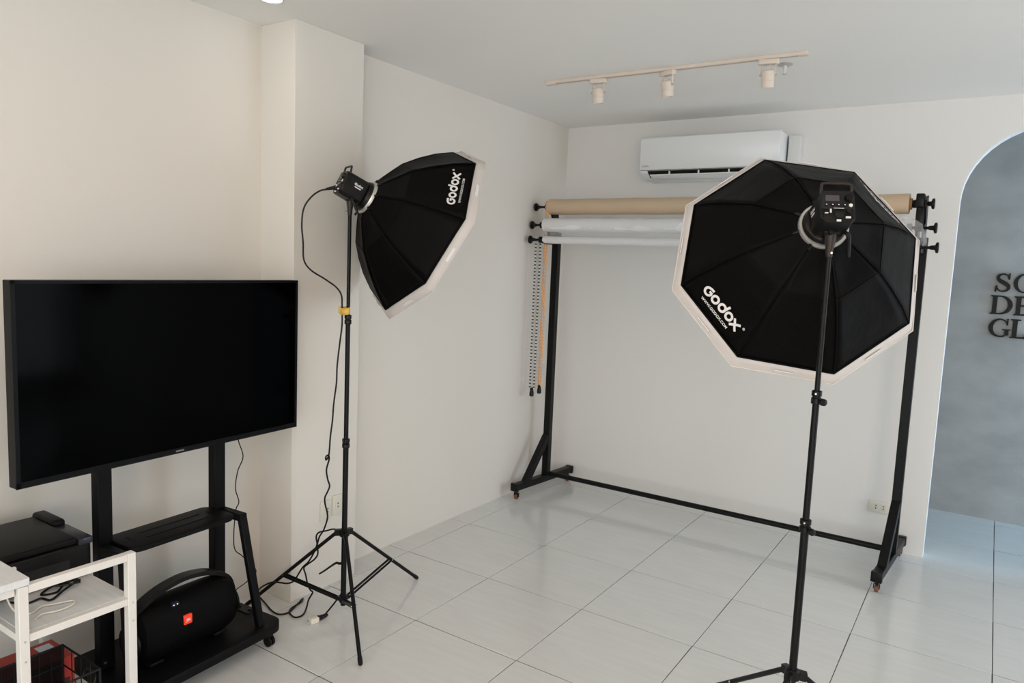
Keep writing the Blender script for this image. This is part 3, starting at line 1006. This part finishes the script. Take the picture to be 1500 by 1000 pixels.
def make_spot(x, tilt, yaw, label):
    t = thing('track_spotlight', label, 'spotlight', loc=(x, -1.85, H - 0.018), rot=(0, 0, yaw), group='spotlights on the ceiling rail')
    MB().prism(rrect(-0.052, -0.019, 0.052, 0.019, 0.012), -0.026, -0.001).build('adapter', M_TRACK, t, bevel=0.003)
    for sx in (-1, 1):
        MB().beam((sx * 0.036, 0, -0.024), (sx * 0.036, 0, -0.084), 0.012, 0.0022, up=(1, 0, 0)).build('arm', M_TRACK, t)
        MB().cyl((sx * 0.034, 0, -0.078), (sx * 0.042, 0, -0.078), 0.005, 10).build('pivot', M_TRACK2, t)
    piv = Vector((0, 0, -0.078))
    R_ = Matrix.Rotation(tilt, 3, 'X')
    dn = R_ @ Vector((0, 0, -1))
    hd = MB().lathe([(-0.022, 0.026), (-0.021, 0.0325), (-0.018, 0.0335), (0.022, 0.0335), (0.0225, 0.0318), (0.026, 0.0318), (0.0265, 0.0335), (0.060, 0.0315), (0.060, 0.029), (0.050, 0.027)], piv, dn, 28).build('lamp_head', M_TRACK, t, smooth=True)
    MB().lathe([(-0.0235, 0.0255), (-0.0215, 0.026), (-0.020, 0.001)], piv, dn, 24).build('head_cap', M_TRACK2, hd, smooth=True)
    MB().tube(smooth_path([(0.006, 0, -0.026), (0.018, 0.004, -0.045), (0.014, 0.002, -0.046), (-0.010, 0, -0.052), (-0.004, 0, -0.058)], 5), 0.0020, 6).build('wire', M_TRACK, t, smooth=True)
    return t


make_spot(0.805, radians(8), radians(6), 'cream track spotlight, leftmost of the three on the rail')
make_spot(1.232, radians(10), radians(-22), 'cream track spotlight, middle one of the three on the rail')
make_spot(1.775, radians(14), radians(8), 'cream track spotlight at the right end of the rail beside the sprinkler')

sp = thing('sprinkler', 'small white ceiling sprinkler head beside the right spotlight', 'sprinkler', loc=(1.808, -1.66, H))
MB().lathe([(0, 0.040), (0.003, 0.040), (0.008, 0.034), (0.009, 0.012)], (0, 0, 0), (0, 0, -1), 28).build('escutcheon', M_SILVER, sp, smooth=True)
MB().lathe([(0.006, 0.009), (0.030, 0.009), (0.034, 0.006), (0.050, 0.005)], (0, 0, 0), (0, 0, -1), 14).build('nozzle', M_DUCT, sp, smooth=True)
MB().lathe([(0.050, 0.004), (0.051, 0.012), (0.053, 0.012)], (0, 0, 0), (0, 0, -1), 16).build('deflector', M_SILVER, sp, smooth=True)

dl = thing('downlight', 'small round lit ceiling downlight above the television', 'downlight', loc=(0.095, -3.60, H))
MB().lathe([(0, 0.052), (0.003, 0.052), (0.004, 0.046), (0.002, 0.044)], (0, 0, 0), (0, 0, -1), 32).build('trim_ring', M_DUCT, dl, smooth=True)
MB().lathe([(0.001, 0.043), (0.0045, 0.043)], (0, 0, 0), (0, 0, -1), 32).build('lamp', M_LAMP, dl)
L = bpy.data.lights.new('downlight_beam', 'SPOT')
L.energy = 1.5
L.color = (1.0, 0.84, 0.66)
L.spot_size = radians(130)
L.spot_blend = 0.9
L.shadow_soft_size = 0.045
lo_ = bpy.data.objects.new('downlight_beam', L)
COL.objects.link(lo_)
lo_.location = (0, 0, -0.012)
lo_.parent = dl


# ================================================================== OUTLETS
def outlet(name, label, loc, rot, n, wd, ht, group=None, holes=(0.5,)):
    t = thing(name, label, 'outlet', loc=loc, rot=rot, group='wall outlets')
    MB().prism(rrect(-wd / 2, -ht / 2, wd / 2, ht / 2, 0.006), 0.0, 0.008, Matrix.Rotation(pi / 2, 4, 'X')).build('plate', M_OUTLET, t, bevel=0.002)
    for hx in holes:
        MB().prism(rrect(hx - 0.016, -0.022, hx + 0.016, 0.022, 0.003), 0.008, 0.0095, Matrix.Rotation(pi / 2, 4, 'X')).build('socket', M_OUTLET, t)
        for dz in (-0.009, 0.009):
            MB().box((hx - 0.0030, -0.0102, dz - 0.0042), (hx + 0.0030, -0.0092, dz + 0.0042)).build('hole', M_DARK, t)
    return t


outlet('wall_outlet', 'cream double wall outlet low on the back wall beside the right frame post', (2.337, YB, 0.277), (0, 0, 0), 2, 0.128, 0.078, holes=(-0.018, 0.026))
outlet('wall_outlet', 'cream wall outlet on the pilaster, partly behind the hanging cable', (-0.022, -3.146, 0.432), (0, 0, radians(90)), 1, 0.072, 0.112, holes=(0.012,))
outlet('wall_outlet', 'pale wall outlet on the pilaster, next to the stand column', (-0.022, -3.062, 0.442), (0, 0, radians(90)), 1, 0.072, 0.112, holes=(0.0,))

# ================================================================== LETTERS ON THE FAR WALL
sg = thing('wall_sign', 'glossy black serif letters in three rows on the grey wall through the arch', 'sign', loc=(2.83, YF, 1.38))


def glyph(name, contours, x, z, h, wscale=1.0, dep=0.018):
    cu = bpy.data.curves.new(name, 'CURVE')
    cu.dimensions = '2D'
    cu.fill_mode = 'BOTH'
    cu.extrude = dep / 2
    cu.bevel_depth = 0.0015
    for c in contours:
        sp_ = cu.splines.new('POLY')
        sp_.points.add(len(c) - 1)
        for i, (u, v) in enumerate(c):
            sp_.points[i].co = (u * h * wscale, v * h, 0, 1)
        sp_.use_cyclic_u = True
    ob = bpy.data.objects.new(name, cu)
    COL.objects.link(ob)
    me = bpy.data.meshes.new_from_object(ob.evaluated_get(bpy.context.evaluated_depsgraph_get()))
    bpy.data.objects.remove(ob)
    me.materials.clear()
    me.materials.append(M_GLOSSB)
    o = bpy.data.objects.new(name, me)
    COL.objects.link(o)
    o.parent = sg
    o.rotation_euler = (pi / 2, 0, 0)
    o.location = (x - 2.83, -dep / 2 - 0.003, z - 1.38)
    return o


def ell(cx, cy, rx, ry, a0=0, a1=360, n=36):
    full = abs(a1 - a0) >= 360
    return [(cx + rx * cos(radians(a0 + (a1 - a0) * k / n)), cy + ry * sin(radians(a0 + (a1 - a0) * k / n))) for k in range(n if full else n + 1)]


def vstroke(cl):
    """centreline with widths -> outline"""
    P = [Vector((a, b)) for a, b, _ in cl]
    Lf, Rt = [], []
    for i, (a, b, w_) in enumerate(cl):
        d = (P[min(i + 1, len(P) - 1)] - P[max(i - 1, 0)]).normalized()
        nn = Vector((-d.y, d.x)) * w_ / 2
        Lf.append((a + nn.x, b + nn.y))
        Rt.append((a - nn.x, b - nn.y))
    return Lf + Rt[::-1]


def resamp(cl, sub=4):
    pts = smooth_path([(a, b, w_) for a, b, w_ in cl], sub)
    return [(p.x, p.y, max(p.z, 0.015)) for p in pts]


G_S = [vstroke(resamp([(.66, .74, .04), (.58, .90, .05), (.40, .965, .06), (.22, .90, .10), (.155, .76, .13), (.24, .62, .17), (.42, .51, .19), (.60, .39, .18), (.68, .24, .14), (.60, .09, .09), (.42, .03, .06), (.24, .08, .05), (.13, .26, .04)])),
       [(.63, .68), (.70, .68), (.70, 1.0), (.66, 1.0)], [(.07, .0), (.11, .0), (.16, .32), (.09, .32)]]
G_O = [ell(.5, .5, .50, .51), ell(.5, .5, .335, .465)[::-1]]
G_D = [[(.0, .0), (.0, .045), (.09, .06), (.09, .94), (.0, .955), (.0, 1.0)] + [(.40, 1.0)] + ell(.42, .5, .53, .5, 90, -90, 24)[1:-1] + [(.40, 0.0)],
       ([(.27, .055), (.27, .945), (.38, .945)] + ell(.38, .5, .385, .445, 90, -90, 24)[1:-1] + [(.38, .055)])[::-1]]
G_E = [[(0, 0), (0, .045), (.09, .06), (.09, .94), (0, .955), (0, 1), (.72, 1), (.74, .74), (.70, .74), (.60, .93), (.27, .945), (.27, .54), (.48, .53), (.52, .64), (.56, .64), (.56, .36), (.52, .36), (.48, .48), (.27, .485), (.27, .06), (.62, .07), (.74, .28), (.78, .28), (.76, 0)]]
G_L = [[(0, 0), (0, .045), (.10, .06), (.10, .94), (0, .955), (0, 1), (.42, 1), (.42, .955), (.28, .94), (.28, .06), (.60, .07), (.72, .30), (.76, .30), (.74, 0)]]
gc = resamp([(.80, .72, .03), (.70, .88, .04), (.50, .965, .05), (.28, .88, .10), (.14, .68, .16), (.11, .50, .175), (.14, .32, .16), (.28, .12, .10), (.50, .035, .05), (.68, .06, .05), (.80, .14, .06)])
G_G = [vstroke(gc), [(.72, .06), (.90, .13), (.90, .38), (.99, .40), (.99, .435), (.60, .435), (.60, .40), (.72, .38)], [(.79, .66), (.84, .66), (.84, 1.0), (.80, 1.0)]]
glyph('letter', G_S, 2.832, 1.722, 0.135)
glyph('letter', G_O, 2.953, 1.722, 0.135)
glyph('letter', G_D, 2.824, 1.556, 0.137, 1.04)
glyph('letter', G_E, 2.970, 1.556, 0.137, 1.04)
glyph('letter', G_G, 2.826, 1.388, 0.137, 1.04)
glyph('letter', G_L, 2.962, 1.388, 0.137, 1.04)

# ================================================================== TELEVISION ON ITS CART
CO = (0.135, -4.065, 0)
CR = radians(93.3)
cart = thing('tv_cart', 'black steel television trolley with a shelf and rolling base', 'tv stand', loc=CO, rot=(0, 0, CR))
base = MB().prism(rrect(-0.405, -0.165, 0.405, 0.285, 0.055), 0.075, 0.118).build('base', M_CART, cart, bevel=0.004)
for sx in (-0.355, 0.355):
    for sy in (-0.115, 0.235):
        cs = MB().cyl((sx, sy, 0.076), (sx, sy, 0.055), 0.014, 12).build('caster', M_BLACKP, cart, smooth=True)
        MB().box((sx - 0.016, sy - 0.016, 0.040), (sx + 0.016, sy + 0.016, 0.060)).build('caster_fork', M_BLACKP, cs, bevel=0.003)
        for dx in (-0.014, 0.006):
            MB().lathe([(0, 0.022), (0.002, 0.025), (0.008, 0.025), (0.010, 0.022)], (sx + dx, sy - 0.006, 0.025), (1, 0, 0), 18).build('wheel', M_RUBBER, cs, smooth=True)
for sx in (-0.262, 0.262):
    MB().box((sx - 0.029, 0.095, 0.118), (sx + 0.029, 0.140, 1.50)).build('post', M_CART, cart, bevel=0.003, seg=1)
    MB().beam((sx * 1.04, -0.035, 0.625), (sx * 1.16, -0.120, 0.115), 0.036, 0.026, up=(0, 1, 0)).build('front_strut', M_CART, cart, bevel=0.003, seg=1)
    MB().box((sx * 1.04 - 0.018, -0.050, 0.598), (sx * 1.04 + 0.018, 0.100, 0.632)).build('shelf_arm', M_CART, cart, bevel=0.003, seg=1)
    for zz in (0.150, 0.60):
        MB().cyl((sx - 0.015, 0.0955, zz), (sx - 0.015, 0.089, zz), 0.005, 8).build('bolt', M_STEEL, cart)
shelf = MB().prism(rrect(-0.245, -0.055, 0.235, 0.150, 0.045), 0.618, 0.640).build('shelf', M_CART, cart, bevel=0.006, seg=3)
for a, b in (((-0.14, 0.02), (0.14, 0.02)), ((-0.14, 0.08), (0.14, 0.08)), ((-0.19, 0.02), (-0.19, 0.08)), ((0.18, 0.02), (0.18, 0.08))):
    MB().beam((a[0], a[1], 0.6405), (b[0], b[1], 0.6405), 0.008, 0.0022).build('shelf_rib', M_CART, shelf)
# base hinge plates on the right
for sy in (0.03, 0.10):
    MB().cyl((0.372, sy, 0.118), (0.372, sy, 0.128), 0.009, 12).build('base_bolt', M_BLACKP, cart)
MB().box((0.345, 0.005, 0.118), (0.395, 0.125, 0.122)).build('base_bracket', M_BLACKP, cart)
MB().box((-0.32, 0.045, 1.20), (0.32, 0.095, 1.26)).build('tv_mount', M_CART, cart)

tv = thing('television', 'large flat black television switched off, on the rolling cart', 'television', loc=CO, rot=(0, 0, CR))
TX, TZ0, TZ1 = 0.620, 0.958, 1.662
MB().prism(rrect(-TX, TZ0, TX, TZ1, 0.004), 0, 0.045, Matrix(((1, 0, 0, 0), (0, 0, 1, 0), (0, 1, 0, 0), (0, 0, 0, 1)))).build('back_case', M_BEZEL, tv, bevel=0.002, seg=1)
MB().box((-TX + 0.014, -0.0015, TZ0 + 0.022), (TX - 0.014, 0.004, TZ1 - 0.012)).build('screen', M_SCREEN, tv)
fr_ = MB()
fr_.box((-TX, -0.004, TZ0), (TX, 0.002, TZ0 + 0.022)).box((-TX, -0.004, TZ1 - 0.012), (TX, 0.002, TZ1)).box((-TX, -0.004, TZ0), (-TX + 0.014, 0.002, TZ1)).box((TX - 0.014, -0.004, TZ0), (TX, 0.002, TZ1))
fr_.build('bezel', M_BEZEL, tv)
MB().box((-0.026, -0.0052, TZ0 + 0.008), (0.010, -0.0035, TZ0 + 0.0135)).build('brand_plate', M_PRINT2, tv)
tvc = tag(MB().tube(smooth_path([(-0.118, -3.612, 0.985), (-0.118, -3.612, 0.888), (-0.098, -3.599, 0.805), (-0.12, -3.613, 0.73), (-0.129, -3.619, 0.644), (-0.115, -3.61, 0.577), (-0.129, -3.619, 0.525),
                                 (-0.134, -3.623, 0.352), (-0.098, -3.599, 0.302), (-0.044, -3.563, 0.231), (-0.086, -3.591, 0.17), (-0.128, -3.619, 0.125), (-0.15, -3.62, 0.05), (-0.17, -3.60, 0.005)], 6), 0.0026, 6).build('television_cable', M_BLACKP, smooth=True),
          'thin black cable hanging below the right side of the television', 'cable')

# ------------------------------------------------------------------ portable speaker on the base
spk = thing('portable_speaker', 'black portable speaker with a carrying handle and red badge on the cart base', 'speaker', loc=(0, 0, 0))
spk.parent = None
a_ = CR
spk.matrix_world = Matrix.Translation(Vector(CO)) @ Matrix.Rotation(CR, 4, 'Z') @ Matrix.Translation((0.008, 0.010, 0.120))
# barrel body: rounded section swept along x, smaller at the ends
mb = MB()
NS_, NA_ = 22, 24
vs, fs = [], []
for i in range(NS_ + 1):
    u = -1 + 2 * i / NS_
    x = 0.232 * u
    k = (1 - abs(u) ** 5) ** 0.35
    hh = 0.124 * (0.52 + 0.48 * k)
    dd = 0.090 * (0.55 + 0.45 * k)
    arch = 0.004 * (1 - u * u)
    for q in range(NA_):
        t = 2 * pi * q / NA_
        ct, st_ = cos(t), sin(t)
        y = dd * math.copysign(abs(ct) ** 0.85, ct)
        z = 0.125 + arch + hh * math.copysign(abs(st_) ** 0.8, st_)
        vs.append((x, y, max(z, 0.002)))
for i in range(NS_):
    for q in range(NA_):
        fs.append((i * NA_ + q, i * NA_ + (q + 1) % NA_, (i + 1) * NA_ + (q + 1) % NA_, (i + 1) * NA_ + q))
fs.append(tuple(range(NA_)))
fs.append(tuple(NS_ * NA_ + q for q in range(NA_)))
sb = mb.add(vs, fs).build('body', mat('speaker_mesh', (0.0015, 0.0015, 0.0017), 0.6, spec=0.1, noise=(60, 0.2, (1, 1, 1))), spk, smooth=True)
# wide flat handle arching over the body from end to end
hp = smooth_path([(-0.245, 0, 0.10), (-0.238, 0, 0.17), (-0.208, 0, 0.234), (-0.13, 0, 0.278), (-0.04, 0, 0.298), (0.04, 0, 0.298), (0.13, 0, 0.278), (0.208, 0, 0.234), (0.238, 0, 0.17), (0.245, 0, 0.10)], 4)
hm = MB()
for i in range(len(hp) - 1):
    d = (hp[i + 1] - hp[i]).normalized()
    hm.beam(hp[i] - d * 0.003, hp[i + 1] + d * 0.003, 0.050, 0.018, up=(-d.z, 0, d.x))
hm.build('handle', M_BLACKP, spk)
for sx in (-1, 1):
    MB().lathe([(0, 0.050), (0.006, 0.066), (0.016, 0.066), (0.020, 0.055)], (sx * 0.222, 0, 0.112), (sx, 0, 0), 28).build('end_radiator', M_BLACKP, spk, smooth=True)
    MB().box((sx * 0.15 - 0.03, -0.05, 0.0), (sx * 0.15 + 0.03, 0.05, 0.012)).build('foot', M_RUBBER, spk, bevel=0.003)
bd = MB().box((-0.058, -0.0955, 0.140), (-0.022, -0.083, 0.179)).build('badge', M_LOGORED, spk, bevel=0.002, seg=1)
text_on('badge_lettering', 'JBL', 0.0155, (-0.040, -0.0957, 0.154), (1, 0, 0), (0, 0, 1), M_LOGOW, spk, off=0.0006, offset=0.0006)
MB().prism([(p[0], p[1]) for p in rrect(-0.096, 0.222, -0.060, 0.238, 0.0075)], 0.045, 0.0660, Matrix(((1, 0, 0, 0), (0, 0, -1, 0), (0, 1, 0, 0), (0, 0, 0, 1)))).build('control_button', M_PANELG, spk)
for dx in (-0.086, -0.070):
    MB().cyl((dx, -0.0655, 0.2300), (dx, -0.0680, 0.2300), 0.0022, 8).build('indicator_light', M_LED, spk)

# ================================================================== WHITE RACK, DESK AND PRINTER
rk = thing('printer_rack', 'white metal printer rack joined to the desk at the lower left', 'rack', loc=(0.14, -4.62, 0))
RO = Vector((0.14, -4.62, 0))
q = lambda x, y, z: Vector((x, y, z)) - RO
XA, YA, YBk = 0.452, -4.792, -4.456
for xx in (XA, -0.19):
    for yy in (YA, YBk):
        MB().box(q(xx - 0.015, yy - 0.014, 0.0), q(xx + 0.015, yy + 0.014, 0.742 if xx > 0 else 0.583)).build('upright', M_WMETAL, rk, bevel=0.0015, seg=1)
    if xx > 0:
        MB().box(q(xx - 0.013, YA + 0.014, 0.716), q(xx + 0.013, YBk - 0.014, 0.742)).build('top_rail', M_WMETAL, rk, bevel=0.0015, seg=1)
    MB().box(q(xx - 0.010, YA + 0.014, 0.558), q(xx + 0.012, YBk - 0.014, 0.583)).build('shelf_rail', M_WMETAL, rk, bevel=0.0015, seg=1)
for yy in (YA, YBk):
    MB().box(q(-0.175, yy - 0.008, 0.558), q(XA - 0.015, yy + 0.008, 0.581)).build('side_rail', M_WMETAL, rk)
    MB().box(q(-0.175, yy - 0.008, 0.125), q(XA - 0.015, yy + 0.008, 0.146)).build('side_rail', M_WMETAL, rk)
MB().box(q(-0.175, YA + 0.008, 0.572), q(XA - 0.012, YBk - 0.008, 0.5845)).build('printer_shelf', M_WOODW, rk)
MB().box(q(-0.175, YA + 0.008, 0.140), q(XA - 0.012, YBk - 0.008, 0.151)).build('bottom_shelf', M_WOODW, rk)
for yy in (YA, YBk):
    for zz in (0.565, 0.50):
        MB().cyl(q(XA + 0.0145, yy, zz), q(XA + 0.0165, yy, zz), 0.0035, 8).build('screw', M_STEEL, rk)

dk = thing('desk', 'white desk whose corner enters at the left edge of the photo', 'desk', loc=(0.14, -5.3, 0))
DO = Vector((0.14, -5.3, 0))
q2 = lambda x, y, z: Vector((x, y, z)) - DO
MB().box(q2(-0.24, -5.90, 0.744), q2(0.470, -4.775, 0.768)).build('desk_top', M_WOODW, dk, bevel=0.0015, seg=1)
for xx in (-0.18, 0.440):
    MB().box(q2(xx - 0.015, -5.88, 0), q2(xx + 0.015, -5.85, 0.744)).build('leg', M_WMETAL, dk)
MB().box(q2(0.428, -5.85, 0.715), q2(0.452, -4.81, 0.744)).build('apron', M_WMETAL, dk)

pr = thing('printer', 'black inkjet printer with a closed lid on the white rack shelf', 'printer', loc=(0.0, -4.65, 0.585))
MB().prism([(-0.176, -0.215), (0.165, -0.215), (0.190, -0.195), (0.190, 0.190), (0.165, 0.205), (-0.176, 0.205)], 0.012, 0.130).build('housing', M_PRN, pr, bevel=0.010, seg=3)
MB().prism([(-0.150, -0.195), (0.160, -0.195), (0.160, 0.180), (-0.150, 0.180)], 0.0, 0.014).build('base', M_PRN, pr)
lid = MB().prism([(-0.150, -0.213), (0.186, -0.213), (0.186, 0.150), (-0.150, 0.150)], 0.132, 0.157).build('scanner_lid', M_PRN, pr, bevel=0.006, seg=3)
MB().prism([(-0.005, 0.153), (0.189, 0.153), (0.189, 0.204), (-0.005, 0.204)], 0.122, 0.148).build('ink_tank', mat('blue_black_plastic', (0.010, 0.013, 0.022), 0.3), pr, bevel=0.005)
MB().prism([(-0.176, 0.153), (-0.010, 0.153), (-0.010, 0.205), (-0.176, 0.205)], 0.120, 0.166).build('rear_feed_cover', M_PRN, pr, bevel=0.014, seg=4)
MB().box((0.1895, -0.16, 0.030), (0.1925, 0.12, 0.085)).build('output_slot', M_DARK, pr)
MB().box((0.186, -0.18, 0.124), (0.1915, 0.10, 0.128)).build('front_seam', M_DARK, pr)

# cables on the shelf
zc = 0.5895
cb = tag(MB().tube(smooth_path([(0.20, -4.73, zc), (0.255, -4.695, zc), (0.253, -4.653, zc), (0.289, -4.637, zc), (0.262, -4.585, zc + .006), (0.235, -4.535, zc + .01), (0.215, -4.520, zc + .012), (0.222, -4.565, zc + .008), (0.245, -4.60, zc), (0.225, -4.64, zc), (0.205, -4.60, zc + .006), (0.215, -4.55, zc + .012), (0.235, -4.515, zc + .012)], 6), 0.0038, 8).build('black_cable', M_BLACKP, smooth=True),
         'bundled black cable on the rack shelf in front of the printer', 'cable')
MB().tube(smooth_path([(0.21, -4.60, zc + .010), (0.24, -4.56, zc + .013), (0.255, -4.525, zc + .014)], 4), 0.0038, 8).build('cable_strand', M_BLACKP, cb, smooth=True)
tag(MB().tube(smooth_path([(0.235, -4.74, zc + 0.10), (0.25, -4.755, zc + .05), (0.29, -4.745, zc), (0.338, -4.72, zc), (0.314, -4.679, zc), (0.328, -4.644, zc), (0.35, -4.595, zc), (0.378, -4.612, zc), (0.385, -4.659, zc), (0.37, -4.70, zc), (0.39, -4.73, zc)], 6), 0.0028, 8).build('white_cable', M_PLUGW, smooth=True),
    'thin white cable lying loose on the rack shelf', 'cable')
pb = tag(MB().box((0.285, -4.80 + 0.03, 0.66), (0.300, -4.74 + 0.0, 0.743)).build('white_adapter', M_WMETAL, bevel=0.005), 'white adapter panel hanging under the desk corner', 'adapter')
pb.location = (0.0, -0.0, 0.0)

# wire basket with a red box and papers
bk = thing('wire_basket', 'black wire basket on the bottom shelf of the white rack', 'basket', loc=(0.30, -4.70, 0.153))
X0, X1, Y0, Y1, ZT = -0.132, 0.125, -0.085, 0.150, 0.197
MB().tube([(X0, Y0, ZT), (X1, Y0, ZT), (X1, Y1, ZT), (X0, Y1, ZT)], 0.0042, 8, closed=True).build('rim', M_BLACKP, bk)
MB().tube([(X0, Y0, ZT * .62), (X1, Y0, ZT * .62), (X1, Y1, ZT * .62), (X0, Y1, ZT * .62)], 0.0030, 6, closed=True).build('middle_wire', M_BLACKP, bk)
for k in range(5):
    xx = X0 + (X1 - X0) * k / 4
    MB().tube([(xx, Y0, ZT), (xx, Y0, 0.004), (xx, Y1, 0.004), (xx, Y1, ZT)], 0.0022 if k not in (0, 4) else 0.0042, 6).build('wire', M_BLACKP, bk)
for k in range(1, 6):
    yy = Y0 + (Y1 - Y0) * k / 6
    MB().tube([(X0, yy, ZT), (X0, yy, 0.004), (X1, yy, 0.004), (X1, yy, ZT)], 0.0018, 6).build('wire', M_BLACKP, bk)
MB().box((X0 - 0.001, Y0, 0.004), (X0 + 0.001, Y1, ZT)).build('mesh_panel', mat('fine_black_mesh', (0.004, 0.004, 0.004), 0.7, spec=0.1, alpha=0.72), bk)
MB().tube(smooth_path([(0.0, Y1, ZT * .62), (0.01, Y1 + 0.012, ZT * .62 + 0.030), (0.07, Y1 + 0.012, ZT * .62 + 0.030), (0.08, Y1, ZT * .62)], 4), 0.003, 6).build('handle', M_BLACKP, bk)
rb = thing('red_box', 'red printed cardboard box behind the wire basket on the rack shelf', 'box', loc=(0.065, -4.66, 0.152))
MB().box((-0.085, -0.125, 0), (0.088, 0.156, 0.138)).build('carton', M_RED, rb, bevel=0.0015, seg=1)
MB().box((-0.060, 0.085, 0.1382), (-0.010, 0.135, 0.1389)).build('label_sticker', M_LABEL, rb)
MB().box((-0.055, -0.12, 0.1382), (0.020, -0.070, 0.1389)).build('teal_patch', M_TEAL, rb)
MB().box((0.0882, 0.02, 0.03), (0.0888, 0.14, 0.06)).build('printed_band', mat('dark_print', (0.05, 0.01, 0.01), 0.6), rb)
